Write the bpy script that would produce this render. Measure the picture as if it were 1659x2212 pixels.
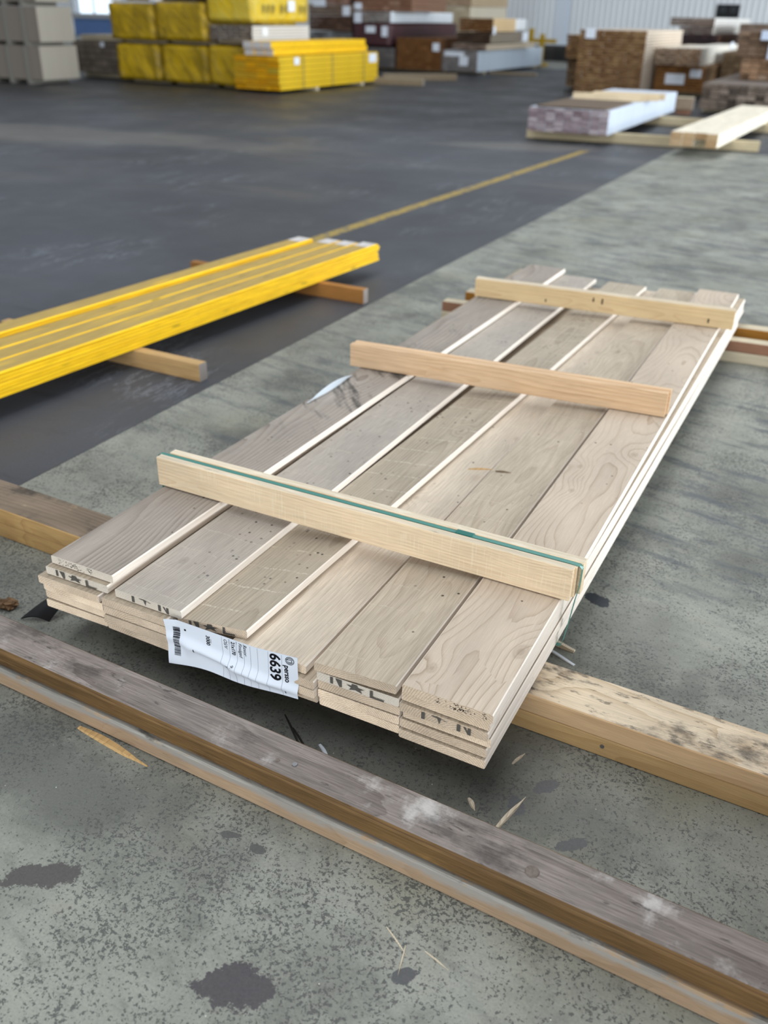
import bpy, bmesh, math, random
from mathutils import Vector, Matrix
import numpy as np

# ------------------------------------------------------------------ clear
for o in list(bpy.data.objects):
    bpy.data.objects.remove(o, do_unlink=True)
scene = bpy.context.scene
COL = scene.collection
random.seed(7)
H0 = 0.090                     # underside of the plank stack above the floor

# ------------------------------------------------------------------ camera
F_PX, IMG_W, IMG_H = 1957.2, 1659.0, 2212.0
yaw, pitch, roll = -.4627, .504, .0216
cy, sy, cp, sp, cr, sr = math.cos(yaw), math.sin(yaw), math.cos(pitch), math.sin(pitch), math.cos(roll), math.sin(roll)
fwd = Vector((sy * cp, cy * cp, -sp)); rgt = Vector((cy, -sy, 0)); upv = rgt.cross(fwd)
r2 = cr * rgt + sr * upv; u2 = -sr * rgt + cr * upv
cam_d = bpy.data.cameras.new('camera'); cam = bpy.data.objects.new('camera', cam_d); COL.objects.link(cam)
M = Matrix((r2, u2, -fwd)).transposed().to_4x4(); M.translation = Vector((.3548, -1.1314, 1.1525 + H0))
cam.matrix_world = M
cam_d.sensor_fit = 'VERTICAL'; cam_d.sensor_height = 24.0; cam_d.sensor_width = 18.0
cam_d.lens = 24.0 * F_PX / IMG_H
cam_d.clip_start = .05; cam_d.clip_end = 300
cam_d.dof.use_dof = True; cam_d.dof.focus_distance = 1.66; cam_d.dof.aperture_fstop = 2.1
scene.camera = cam

# ------------------------------------------------------------------ light
scene.view_settings.view_transform = 'Standard'; scene.view_settings.look = 'None'
scene.view_settings.exposure = 0.0; scene.view_settings.gamma = 1.0
scene.view_settings.use_curve_mapping = False
world = bpy.data.worlds.new('hall_daylight'); scene.world = world; world.use_nodes = True
wn = world.node_tree.nodes; wn['Background'].inputs[0].default_value = (.86, .93, 1.0, 1); wn['Background'].inputs[1].default_value = .50

def area(name, loc, target, sx, sy_, power, color):
    d = bpy.data.lights.new(name, 'AREA'); d.shape = 'RECTANGLE'; d.size = sx; d.size_y = sy_; d.energy = power; d.color = color
    o = bpy.data.objects.new(name, d); COL.objects.link(o); o.location = loc
    o.rotation_euler = (Vector(target) - Vector(loc)).to_track_quat('-Z', 'Y').to_euler()
    return o
area('gate_daylight', (14, 13, 3.4), (0, 11, .6), 32, 5.8, 5600, (.88, .95, 1.0))
area('rear_fill_light', (3, -13, 3.0), (-2, 4, 0), 14, 5.0, 1050, (.93, .97, 1.0))  # unseen area light added behind the camera to brighten front faces
area('roof_light', (-2, 6, 9.5), (-2, 6, 0), 5, 26, 900, (.95, .98, 1.0))

# ------------------------------------------------------------------ node helpers
def S(h, a=1.0):
    h = h.lstrip('#'); v = [int(h[i:i + 2], 16) / 255 for i in (0, 2, 4)]
    return tuple((c / 12.92 if c <= .04045 else ((c + .055) / 1.055) ** 2.4) for c in v) + (a,)

class NB:
    def __init__(s, name):
        s.m = bpy.data.materials.new(name); s.m.use_nodes = True; s.t = s.m.node_tree; s.n = s.t.nodes; s.l = s.t.links
        s.b = s.n['Principled BSDF']; s.tc = s.n.new('ShaderNodeTexCoord'); s.oi = s.n.new('ShaderNodeObjectInfo')
        s.obj = s.tc.outputs['Object']; s.rnd = s.oi.outputs['Random']
    def put(s, sock, v):
        if hasattr(v, 'is_output'): s.l.new(v, sock)
        elif v is not None: sock.default_value = v[:3] if (sock.type == 'VECTOR' and len(v) == 4) else v
    def math(s, op, a, b=None, c=None, clamp=False):
        n = s.n.new('ShaderNodeMath'); n.operation = op; n.use_clamp = clamp
        s.put(n.inputs[0], a); s.put(n.inputs[1], b); s.put(n.inputs[2], c); return n.outputs[0]
    def vmath(s, op, a, b):
        n = s.n.new('ShaderNodeVectorMath'); n.operation = op; s.put(n.inputs[0], a); s.put(n.inputs[1], b); return n.outputs[0]
    def xyz(s, v):
        n = s.n.new('ShaderNodeSeparateXYZ'); s.put(n.inputs[0], v); return n.outputs
    def comb(s, x, y, z):
        n = s.n.new('ShaderNodeCombineXYZ'); s.put(n.inputs[0], x); s.put(n.inputs[1], y); s.put(n.inputs[2], z); return n.outputs[0]
    def noise(s, vec, scale=1., detail=3., rough=.55, dist=0., col=False):
        n = s.n.new('ShaderNodeTexNoise'); s.put(n.inputs['Vector'], vec); n.inputs['Scale'].default_value = scale
        n.inputs['Detail'].default_value = detail; n.inputs['Roughness'].default_value = rough; n.inputs['Distortion'].default_value = dist
        return n.outputs['Color' if col else 'Fac']
    def vor(s, vec, scale=1., feat='F1', dim='3D'):
        n = s.n.new('ShaderNodeTexVoronoi'); n.feature = feat; n.voronoi_dimensions = dim
        s.put(n.inputs['Vector'], vec); n.inputs['Scale'].default_value = scale; return n.outputs
    def mrange(s, v, a, b, c=0., d=1., smooth=True):
        n = s.n.new('ShaderNodeMapRange'); n.interpolation_type = 'SMOOTHSTEP' if smooth else 'LINEAR'
        s.put(n.inputs[0], v); n.inputs[1].default_value = a; n.inputs[2].default_value = b; n.inputs[3].default_value = c; n.inputs[4].default_value = d
        return n.outputs[0]
    def mix(s, f, a, b, mode='MIX'):
        n = s.n.new('ShaderNodeMix'); n.data_type = 'RGBA'; n.blend_type = mode
        s.put(n.inputs[0], f); s.put(n.inputs[6], a); s.put(n.inputs[7], b); return n.outputs[2]
    def bright(s, c, f):          # multiply colour by scalar
        n = s.n.new('ShaderNodeVectorMath'); n.operation = 'SCALE'; s.put(n.inputs[0], c); s.put(n.inputs['Scale'], f); return n.outputs[0]
    def bump(s, h, strength=.3, dist=.001):
        n = s.n.new('ShaderNodeBump'); s.put(n.inputs['Height'], h); n.inputs['Strength'].default_value = strength; n.inputs['Distance'].default_value = dist
        s.l.new(n.outputs[0], s.b.inputs['Normal'])
    def out(s, col, rough=.7, spec=.3):
        s.put(s.b.inputs['Base Color'], col); s.put(s.b.inputs['Roughness'], rough); s.b.inputs['Specular IOR Level'].default_value = spec
        return s.m

def plain(name, col, rough=.6, spec=.3, var=.0, scale=20., metal=0.):
    b = NB(name); c = S(col)
    if var:
        f = b.noise(b.obj, scale, 4); c = b.bright(c, b.mrange(f, .25, .75, 1 - var, 1 + var))
    b.b.inputs['Metallic'].default_value = metal
    return b.out(c, rough, spec)

def wood(name, light, dark, ring=150., pith=(0., -.05), amount=.8, rough=.72, knots=.5, fibre=.10, mottle=.10, chips=0., specks=0.,
         stain=None, tint=.06, wander=.07, spec=.25, fixed=None, dirt=None, longi=.55, bump=.35, sharp=2.6, band=None, sawn=0.):
    """solid spruce: growth rings around a pith line running along local y"""
    b = NB(name); x, y, z = b.xyz(b.obj)
    rnd = fixed if fixed is not None else b.rnd
    roff = b.math('MULTIPLY', rnd, 37.)
    yy = b.math('ADD', y, roff)
    P2 = b.comb(b.math('MULTIPLY', x, 1.5), b.math('MULTIPLY', yy, longi), b.math('MULTIPLY', z, 1.5))
    n1 = b.noise(P2, 1.9, 2., .5, col=True); nx, ny, nz = b.xyz(n1)
    px = b.math('ADD', b.math('MULTIPLY', b.math('SUBTRACT', b.math('FRACT', b.math('MULTIPLY', rnd, 7.31)), .5), .10), pith[0])
    dx = b.math('MULTIPLY_ADD', b.math('SUBTRACT', nx, .5), wander, px)
    dz = b.math('MULTIPLY_ADD', b.math('SUBTRACT', ny, .5), wander * 1.3, -pith[1])
    ax = b.math('ADD', x, dx); az = b.math('ADD', z, dz)
    r = b.math('SQRT', b.math('ADD', b.math('MULTIPLY', ax, ax), b.math('MULTIPLY', az, az)))
    kd = None
    if knots:
        kv = b.vor(b.comb(b.math('MULTIPLY', b.math('ADD', x, z), 9.), b.math('MULTIPLY', yy, 5.5), 0.), 1., dim='2D')
        kr, kg, kb = b.xyz(kv['Color']); ksz = b.math('MULTIPLY_ADD', kg, .9, .75)
        gate = b.math('GREATER_THAN', kr, 1 - knots * .45)
        kd = b.math('ADD', b.math('MULTIPLY', b.math('MULTIPLY_ADD', b.noise(b.comb(b.math('MULTIPLY', x, 60.), b.math('MULTIPLY', yy, 40.), b.math('MULTIPLY', z, 60.)), 1., 3.), .06, kv['Distance']), ksz), b.math('MULTIPLY', b.math('SUBTRACT', 1., gate), 9.))
        bumpk = b.mrange(kd, .60, .02, 0., 1.)
        r = b.math('MULTIPLY_ADD', bumpk, .018, r)
    ph = b.math('MULTIPLY_ADD', b.noise(b.comb(b.math('MULTIPLY', x, 40.), b.math('MULTIPLY', yy, 2.), b.math('MULTIPLY', z, 40.)), 1., 2.), .55, b.math('MULTIPLY', r, ring))
    saw = b.math('FRACT', ph)
    late = b.math('MULTIPLY', b.math('POWER', saw, sharp), b.mrange(saw, .97, 1., 1., 0.))
    amp = b.mrange(b.noise(P2, 7., 2.), .3, .7, .45, 1.)
    col = b.mix(b.math('MULTIPLY', b.math('MULTIPLY', late, amp), amount), S(light), S(dark))
    fib = b.noise(b.comb(b.math('MULTIPLY', x, 420.), b.math('MULTIPLY', yy, 14.), b.math('MULTIPLY', z, 420.)), 1., 3., .6)
    mot = b.noise(b.comb(b.math('MULTIPLY', x, 9.), b.math('MULTIPLY', yy, 3.), b.math('MULTIPLY', z, 9.)), 1., 4., .6)
    f = b.math('MULTIPLY', b.mrange(fib, .25, .75, 1 - fibre, 1 + fibre), b.mrange(mot, .25, .75, 1 - mottle, 1 + mottle))
    f = b.math('MULTIPLY', f, b.math('MULTIPLY_ADD', b.math('SUBTRACT', b.math('FRACT', b.math('MULTIPLY', rnd, 13.7)), .5), tint * 2, 1.))
    col = b.bright(col, f)
    hgt = b.math('MULTIPLY_ADD', late, .6, b.math('MULTIPLY', fib, .8))
    if knots:
        core = b.mrange(kd, .12, .05, 0., 1.); ringk = b.math('MULTIPLY', b.mrange(kd, .15, .11), b.mrange(kd, .08, .11))
        col = b.mix(b.math('MULTIPLY', core, .42), col, b.bright(S(dark), .75))
        col = b.mix(b.math('MULTIPLY', ringk, .22), col, b.bright(S(dark), .65))
    if chips:                                       # torn fibres left by the saw across the face
        wob = b.math('MULTIPLY', b.noise(b.comb(b.math('MULTIPLY', x, 14.), b.math('MULTIPLY', yy, 6.), 0.), 1., 6., .75), .42)
        fr = b.math('FRACT', b.math('MULTIPLY_ADD', yy, 11.5, wob))
        ln = b.mrange(b.math('ABSOLUTE', b.math('SUBTRACT', fr, .5)), .042, .006)
        gg = b.mrange(b.noise(b.comb(b.math('MULTIPLY', x, 110.), b.math('MULTIPLY', yy, 60.), 0.), 1., 4., .7), .42, .54)
        gg = b.math('MULTIPLY', gg, b.mrange(b.noise(b.comb(b.math('MULTIPLY', x, 9.), b.math('MULTIPLY', yy, 4.), 5.), 1., 2.), .38, .55))
        ln = b.math('MULTIPLY', b.math('MULTIPLY', ln, gg), chips)
        col = b.mix(ln, col, S('d9cfbc')); hgt = b.math('MULTIPLY_ADD', ln, 2.5, hgt)
        fl = b.mrange(b.noise(b.comb(b.math('MULTIPLY', x, 260.), b.math('MULTIPLY', yy, 190.), 0.), 1., 2.), .62, .74)
        fl = b.math('MULTIPLY', fl, b.mrange(b.noise(b.obj, 5., 3.), .42, .62, 0., .55 * chips))
        col = b.mix(fl, col, S('dccfba')); hgt = b.math('MULTIPLY_ADD', fl, 1.2, hgt)
    if specks:
        sv = b.vor(b.comb(b.math('MULTIPLY', x, 75.), b.math('MULTIPLY', yy, 75.), 0.), 1.)
        s1, s2, s3 = b.xyz(sv['Color'])
        sk = b.math('MULTIPLY', b.mrange(sv['Distance'], .30, .18), b.math('GREATER_THAN', s1, 1 - .25 * specks))
        sk = b.math('MULTIPLY', sk, b.mrange(b.noise(b.obj, 4., 3.), .45, .6))
        col = b.mix(sk, col, S('2e2a26'))
    if stain:                                       # (y0, y1, colour, strength): grimy smears across part of the board
        y0, y1, sc, st = stain
        m = b.math('MULTIPLY', b.mrange(y, y0, y0 + .25 * (y1 - y0)), b.mrange(y, y1, y1 - .35 * (y1 - y0)))
        sn = b.noise(b.comb(b.math('MULTIPLY', x, 5.), b.math('MULTIPLY_ADD', x, 9., b.math('MULTIPLY', y, 9.)), 3.3), 1., 5., .65)
        col = b.mix(b.math('MULTIPLY', b.math('MULTIPLY', b.mrange(sn, .46, .62), m), st), col, S(sc))
    if dirt:                                        # list of (colour, scale vec, lo, hi, strength)
        for k, (dc, sv, lo, hi, st) in enumerate(dirt):
            dn = b.noise(b.comb(b.math('MULTIPLY', x, sv[0]), b.math('MULTIPLY_ADD', y, sv[1], 3.7 * k), b.math('MULTIPLY_ADD', z, sv[2], roff)), 1., 6., .68)
            col = b.mix(b.mrange(dn, lo, hi, 0., st), col, S(dc))
    if band:                                        # (z from, z to, colour, strength): caked dust along one arris, ragged lower limit
        z0_, z1_, bc, bs = band
        bn = b.noise(b.comb(b.math('MULTIPLY', x, 6.), b.math('MULTIPLY', y, 6.), b.math('MULTIPLY', z, 30.)), 1., 6., .7)
        col = b.mix(b.mrange(b.math('MULTIPLY_ADD', b.math('SUBTRACT', bn, .5), (z1_ - z0_) * 4.5, z), z0_, z1_, 0., bs), col, S(bc))
    if sawn:
        sn_ = b.noise(b.comb(b.math('MULTIPLY', x, 2.), b.math('MULTIPLY', yy, 190.), b.math('MULTIPLY', z, 10.)), 1., 2., .6)
        sg = b.math('MULTIPLY', b.mrange(sn_, .52, .66), b.mrange(b.noise(b.comb(0., b.math('MULTIPLY', yy, 5.), b.math('MULTIPLY', z, 14.)), 1., 3.), .42, .60, 0., sawn))
        col = b.mix(sg, col, S('f3e6cb')); hgt = b.math('MULTIPLY_ADD', sg, 1., hgt)
    b.bump(hgt, bump, .0012)
    return b.out(col, rough, spec)

# ------------------------------------------------------------------ materials
TOPS = dict(light='b3a591', dark='877764')
m_top = [
    wood('plank_face_a', 'a49a90', '776a60', ring=95, pith=(.05, -.085), knots=.0, fixed=.11, stain=(.75, 1.75, '3c3a38', .85), specks=.35, wander=.14, chips=.06, amount=.8),
    wood('plank_face_b', 'aca399', '8e8276', ring=170, pith=(-.12, -.02), knots=.2, fixed=.43, specks=.7, chips=.25, wander=.04, fibre=.16, amount=.6),
    wood('plank_face_c', 'b6a997', '8e806d', ring=150, pith=(-.08, -.03), knots=.2, fixed=.77, specks=.7, chips=.8, wander=.05, fibre=.13, amount=.7),
    wood('plank_face_d', 'cfc1af', 'b09d88', ring=120, pith=(.09, -.03), knots=.4, fixed=.29, specks=.2, chips=.3, wander=.04, fibre=.15, amount=.55),
    wood('plank_face_e', 'bcae9b', '9b8975', ring=100, pith=(.01, -.07), knots=.6, fixed=.58, specks=.2, chips=.3, wander=.14, fibre=.15, amount=.6),
    wood('plank_face_f', 'c5b5a3', '98816b', ring=92, pith=(.0, -.09), knots=.95, fixed=.86, specks=.15, chips=.05, wander=.2, fibre=.07, amount=.85, sharp=6.),
]
m_face = wood('plank_face', 'b6a793', '8c7b68', ring=140, chips=.3)
m_side = wood('plank_edge', 'f1e6da', 'dccbb8', ring=200, amount=.45, knots=.2, fibre=.05, mottle=.05, tint=.03)
m_end = wood('plank_end', 'ecd8bf', 'bb9a76', ring=230, pith=(.0, -.045), amount=.9, knots=.0, wander=.03, tint=.26, mottle=.18, fibre=.14, bump=.5)
m_endw = wood('plank_end_primed', 'e4dacb', 'c6b8a6', ring=230, pith=(.0, -.045), amount=.6, knots=.0, wander=.03, tint=.04, mottle=.08, bump=.5)
m_batt = wood('batten_wood', 'e8d2b1', 'c9a37b', ring=120, pith=(.03, .02), amount=.55, sawn=.35, knots=.5, fibre=.10, mottle=.09, tint=.05, chips=.12)
m_batt2 = wood('batten_wood_rosy', 'dcbc98', 'b98d66', ring=110, pith=(.03, .01), amount=.75, knots=.4, fibre=.10, mottle=.09, tint=.03)
m_batt3 = wood('batten_wood_yellow', 'dfc498', 'bd966a', ring=110, pith=(.02, .02), amount=.6, knots=.4, fibre=.08, mottle=.07, tint=.03)
m_battop = wood('batten_top_edge', 'd9cbb4', 'b9a283', ring=120, pith=(.03, .02), amount=.5, knots=.3, dirt=[('4c463e', (40, 9, 40), .62, .72, .55), ('efe6d6', (30, 12, 30), .55, .7, .5)])
m_beam_top = wood('weathered_beam_top', '908680', '625852', ring=330, pith=(.02, -.30), amount=.8, knots=.07, fibre=.28, mottle=.2, rough=.8, wander=.02,
                  dirt=[('d6d2ce', (5, 5, 5), .53, .68, .8), ('3f3a38', (8, 5, 8), .54, .70, .65), ('b9aea6', (18, 3, 18), .52, .70, .5), ('2c2928', (60, 14, 60), .60, .68, .6)], fixed=.37, bump=.6)
m_beam_front = wood('stained_beam_face', '735836', '4a331c', ring=230, pith=(.3, .02), amount=.8, wander=.015, knots=.0, fibre=.25, mottle=.2, rough=.65, fixed=.22,
                    dirt=[('3a2918', (30, 4, 30), .58, .72, .7), ('b08a52', (14, 3, 14), .58, .74, .5)])
m_beam_low = wood('tan_beam_face', 'a68d73', '836a50', ring=150, pith=(.2, .02), amount=.4, knots=.25, fibre=.12, mottle=.15, rough=.75, fixed=.64,
                  dirt=[('5f4a3a', (20, 5, 20), .62, .76, .7)], band=(.024, .036, 'a09d97', .85))
m_beam_ledge = wood('grey_beam_ledge', '9c9890', '77726a', ring=150, amount=.3, knots=0, fibre=.2, mottle=.2, dirt=[('4b4844', (20, 8, 20), .55, .66, .7), ('b3946f', (12, 6, 12), .50, .60, .8)])
m_sup_r_top = wood('scuffed_support_top', 'dccab0', 'a98c68', ring=85, pith=(.0, -.08), amount=.7, knots=.6, wander=.1, fixed=.41, fibre=.12, mottle=.12,
                   dirt=[('4a4643', (13, 6, 13), .47, .66, .85), ('2d2b2b', (60, 20, 60), .54, .64, .6)])
m_sup_r_f1 = wood('support_face_pale', 'cfae86', 'b08a60', ring=90, pith=(.1, .0), amount=.55, knots=.3, fixed=.15)
m_sup_r_f2 = wood('support_face_honey', 'c6a473', 'a98354', ring=150, pith=(.12, .0), amount=.5, knots=.35, fixed=.73)
m_sup_l_top = wood('grimy_support_top', '8e7d6b', '5e5145', ring=120, pith=(.0, -.06), amount=.6, knots=.3, fixed=.3, mottle=.2, rough=.8,
                   dirt=[('3e3935', (7, 7, 7), .50, .68, .8), ('c2a987', (16, 10, 16), .60, .72, .6)])
m_sup_l_f = wood('support_face_amber', 'bd9a66', '977044', ring=120, pith=(.1, .0), amount=.6, knots=.5, fixed=.52)
m_brownt = wood('brown_timber', '98705a', '75503c', ring=120, amount=.5, knots=.3)
m_oranget = wood('orange_timber', 'a9752f', '83551d', ring=120, amount=.5, knots=.2)
m_pale_t = wood('pale_timber', 'cbbfa6', 'a9977a', ring=120, amount=.4, knots=.3, dirt=[('8c8276', (10, 5, 10), .55, .7, .5)])
m_greyend = wood('timber_end_grey', 'a39a94', '7f746d', ring=200, amount=.7, knots=.0, wander=.02)

def yellow_paint(name, base, worn, lo, hi):
    b = NB(name); x, y, z = b.xyz(b.obj); yy = b.math('MULTIPLY_ADD', b.rnd, 31., y)
    n = b.noise(b.comb(b.math('MULTIPLY', x, 30.), b.math('MULTIPLY', yy, 2.5), b.math('MULTIPLY', z, 30.)), 1., 5., .6)
    c = b.mix(b.mrange(n, lo, hi), S(base), S(worn))
    n2 = b.noise(b.comb(b.math('MULTIPLY', x, 60.), b.math('MULTIPLY', yy, 9.), b.math('MULTIPLY', z, 60.)), 1., 3.)
    c = b.bright(c, b.mrange(n2, .25, .75, .88, 1.1))
    kn = b.vor(b.comb(b.math('MULTIPLY', x, 20.), b.math('MULTIPLY', yy, 4.), b.math('MULTIPLY', z, 25.)), 1.)
    c = b.mix(b.mrange(kn['Distance'], .14, .07, 0., .6), c, S('6f6414'))
    b.bump(n2, .2, .001); return b.out(c, .5, .4)
m_yel_side = yellow_paint('yellow_paint_edge', 'f2c404', 'e3ae02', .35, .8)
m_yel_top = yellow_paint('yellow_paint_worn_top', 'deb63a', 'b3964f', .28, .46)
m_yel_tip = plain('whitish_plank_tip', 'cfcac8', .6, var=.15, scale=40)
m_film = plain('strap_green', '44867c', .35, .5)
m_black = plain('black_rubber', '141416', .55, .4, var=.3, scale=30)
m_black.node_tree.nodes['Principled BSDF'].inputs['Roughness'].default_value = .5
m_paper = plain('white_paper', 'e6edf8', .55, .3)
m_ink = plain('black_ink', '15161a', .7, .1)
m_stamp = plain('grey_stamp_ink', '5c5954', .8, .1, var=.18, scale=300)
m_thin = plain('pale_grey_print', '8f959d', .7, .1)
m_metal = plain('zinc_screw', '8b8c8e', .35, .5, metal=.8)
m_rust = plain('dull_plug', '7b7068', .7, .2, var=.2, scale=200)
m_splint = wood('fresh_splinter', 'cda874', 'a07a4a', ring=90, knots=0)
m_splint2 = wood('pale_splinter', 'dccfb9', 'b49b7c', ring=300, knots=0)
m_whitechip = plain('white_plastic_strip', 'dfe6ee', .4, .4)
m_clod = plain('brown_clod', '6f5741', .9, .1, var=.5, scale=60)
m_darkstick = plain('dark_stalk', '33302d', .8, .2, var=.2, scale=100)

def concrete():
    b = NB('floor_concrete'); x, y, z = b.xyz(b.obj)
    base = b.mix(b.mrange(b.noise(b.obj, 1.3, 6., .62), .32, .68), S('8d8e84'), S('a0a197'))
    base = b.mix(b.mrange(b.noise(b.vmath('ADD', b.obj, (7, 3, 0)), 4.5, 5., .6), .45, .75, 0., .45), base, S('70726b'))
    base = b.mix(b.mrange(b.noise(b.vmath('ADD', b.obj, (1, 9, 0)), 2.2, 4., .6), .52, .72, 0., .5), base, S('8d8a72'))
    gr = b.noise(b.vmath('ADD', b.obj, (11, 4, 0)), 2.6, 8., .68)
    base = b.mix(b.mrange(gr, .46, .68, 0., .75), base, S('5d5e58'))
    gr2 = b.noise(b.comb(b.math('MULTIPLY_ADD', y, .8, x), b.math('MULTIPLY', y, 2.2), 6.), 9., 7., .7)
    base = b.mix(b.mrange(gr2, .52, .72, 0., .5), base, S('62635e'))
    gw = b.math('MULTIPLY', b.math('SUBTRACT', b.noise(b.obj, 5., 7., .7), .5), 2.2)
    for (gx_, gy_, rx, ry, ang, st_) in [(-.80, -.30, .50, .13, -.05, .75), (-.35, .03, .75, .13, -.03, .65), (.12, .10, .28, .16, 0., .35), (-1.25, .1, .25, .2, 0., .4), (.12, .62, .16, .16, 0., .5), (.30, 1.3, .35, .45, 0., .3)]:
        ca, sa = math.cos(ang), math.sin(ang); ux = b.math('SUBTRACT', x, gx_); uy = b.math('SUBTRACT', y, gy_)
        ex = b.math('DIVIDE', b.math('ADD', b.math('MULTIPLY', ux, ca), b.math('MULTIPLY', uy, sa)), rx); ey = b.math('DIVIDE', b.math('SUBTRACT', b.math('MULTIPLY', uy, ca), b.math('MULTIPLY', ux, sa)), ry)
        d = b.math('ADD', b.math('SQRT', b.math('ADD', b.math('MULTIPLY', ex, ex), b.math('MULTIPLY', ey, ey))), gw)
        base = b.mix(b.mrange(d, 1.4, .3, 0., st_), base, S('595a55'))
    # pitted dark specks, clustered
    cl = b.mrange(b.noise(b.vmath('ADD', b.obj, (3, 5, 0)), 3.6, 5., .65), .34, .66)
    warpv = b.vmath('ADD', b.obj, b.bright(b.noise(b.obj, 60., 2., .5, col=True), .006))
    sp1 = b.noise(warpv, 175., 5., .66); thr = b.mrange(cl, 0., 1., .60, .505, smooth=False)
    spk = b.mrange(b.math('SUBTRACT', sp1, thr), 0., .03)
    c = b.mix(b.math('MULTIPLY', spk, .85), base, S('50514f'))
    sp2 = b.noise(b.comb(b.math('MULTIPLY_ADD', y, .6, x), b.math('MULTIPLY_ADD', x, -.5, b.math('MULTIPLY', y, 1.6)), 2.), 34., 6., .7)
    c = b.mix(b.mrange(b.math('SUBTRACT', sp2, b.mrange(cl, 0., 1., .73, .61, smooth=False)), 0., .02, 0., .85), c, S('4b4b4c'))
    # tyre scuffs right of the stack: streaks along x
    st = b.noise(b.comb(b.math('MULTIPLY', x, 3.2), b.math('MULTIPLY_ADD', x, 3., b.math('MULTIPLY', y, 15.)), 0.), 1., 7., .7)
    msk = b.math('MULTIPLY', b.mrange(y, .5, 1.2), b.mrange(x, -2.2, -.3, .55, 1.))
    c = b.mix(b.math('MULTIPLY', b.mrange(st, .49, .64, 0., .8), msk), c, S('50555b'))
    # worn patches with ragged outlines
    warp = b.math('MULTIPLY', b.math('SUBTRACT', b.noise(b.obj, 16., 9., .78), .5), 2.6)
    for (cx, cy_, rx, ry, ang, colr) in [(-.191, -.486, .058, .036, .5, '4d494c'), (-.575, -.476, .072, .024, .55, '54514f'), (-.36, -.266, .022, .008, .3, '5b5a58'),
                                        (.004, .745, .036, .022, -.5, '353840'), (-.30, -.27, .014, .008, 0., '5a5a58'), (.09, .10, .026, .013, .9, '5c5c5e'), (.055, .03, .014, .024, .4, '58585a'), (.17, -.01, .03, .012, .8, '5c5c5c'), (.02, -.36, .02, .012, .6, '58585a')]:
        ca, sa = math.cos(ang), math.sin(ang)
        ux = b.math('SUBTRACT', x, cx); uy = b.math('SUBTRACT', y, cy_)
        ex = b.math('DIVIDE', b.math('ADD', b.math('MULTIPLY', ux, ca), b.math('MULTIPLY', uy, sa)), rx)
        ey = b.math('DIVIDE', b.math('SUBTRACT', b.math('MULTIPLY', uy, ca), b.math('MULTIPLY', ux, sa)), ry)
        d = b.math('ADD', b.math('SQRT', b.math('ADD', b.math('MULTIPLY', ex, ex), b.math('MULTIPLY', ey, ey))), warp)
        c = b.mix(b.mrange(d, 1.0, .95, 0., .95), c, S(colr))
    # fine pale grit
    gv = b.vor(b.obj, 60.); g1, g2, g3 = b.xyz(gv['Color'])
    c = b.mix(b.math('MULTIPLY', b.mrange(gv['Distance'], .09, .05), b.math('GREATER_THAN', g1, .93)), c, S('c9c6b8'))
    c = b.bright(c, b.mrange(b.noise(b.obj, 220., 2.), .3, .7, .93, 1.07))
    b.bump(b.math('ADD', b.math('MULTIPLY', spk, -.5), sp1), .25, .001)
    return b.out(c, b.mrange(b.noise(b.obj, 3., 4.), .3, .7, .45, .65), .35)
def asphalt():
    b = NB('floor_dark_coating'); x, y, z = b.xyz(b.obj)
    c = b.mix(b.mrange(b.noise(b.obj, .35, 6., .62, .4), .36, .66), S('3b3d42'), S('4a4d54'))
    big = b.mrange(b.noise(b.comb(b.math('MULTIPLY', x, .16), b.math('MULTIPLY', y, .55), 0.), 1., 5., .6), .52, .70, 0., .7)
    c = b.mix(big, c, S('65625f'))
    c = b.mix(b.mrange(y, 8.4, 11., 0., .9), c, S('2b2b2d'))
    wv = b.math('MULTIPLY', b.math('SUBTRACT', b.noise(b.obj, .9, 6., .65), .5), 1.6)
    for (px_, py_, rx, ry, ang) in [(-7.6, 6.9, 2.6, .62, .12), (-3.1, 8.85, .8, .35, .3), (-9.5, 6.2, 2.0, .7, 0.)]:
        ca, sa = math.cos(ang), math.sin(ang); ux = b.math('SUBTRACT', x, px_); uy = b.math('SUBTRACT', y, py_)
        ex = b.math('DIVIDE', b.math('ADD', b.math('MULTIPLY', ux, ca), b.math('MULTIPLY', uy, sa)), rx); ey = b.math('DIVIDE', b.math('SUBTRACT', b.math('MULTIPLY', uy, ca), b.math('MULTIPLY', ux, sa)), ry)
        d = b.math('ADD', b.math('SQRT', b.math('ADD', b.math('MULTIPLY', ex, ex), b.math('MULTIPLY', ey, ey))), wv)
        c = b.mix(b.mrange(d, 1.25, .6, 0., .7), c, S('6c6965'))
    sc = b.noise(b.comb(b.math('MULTIPLY', x, 1.5), b.math('MULTIPLY', y, 9.), 1.), 1., 6., .68)
    c = b.mix(b.mrange(sc, .56, .7, 0., .45), c, S('34363c'))
    cr1 = b.noise(b.comb(b.math('MULTIPLY_ADD', y, .3, b.math('MULTIPLY', x, 5.)), b.math('MULTIPLY', y, .8), 4.), 1., 8., .72)
    ln = b.mrange(b.math('ABSOLUTE', b.math('SUBTRACT', cr1, .5)), .012, .002, 0., .5)
    c = b.mix(b.math('MULTIPLY', ln, b.mrange(b.noise(b.obj, 1.2, 2.), .5, .65)), c, S('8b9099'))
    c = b.bright(c, b.mrange(b.noise(b.obj, 160., 3.), .3, .7, .9, 1.1))
    b.bump(b.noise(b.obj, 120., 3.), .2, .001)
    return b.out(c, b.mrange(b.noise(b.obj, 1.1, 5.), .3, .7, .42, .62), .4)
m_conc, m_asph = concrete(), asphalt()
def line_paint(name, col, under, lo, hi):
    b = NB(name); n = b.noise(b.obj, 14., 6., .7)
    return b.out(b.mix(b.mrange(n, lo, hi), S(col), S(under)), .6, .3)
m_line = line_paint('worn_yellow_floor_paint', 'a58d48', '6a655c', .46, .62)
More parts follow.
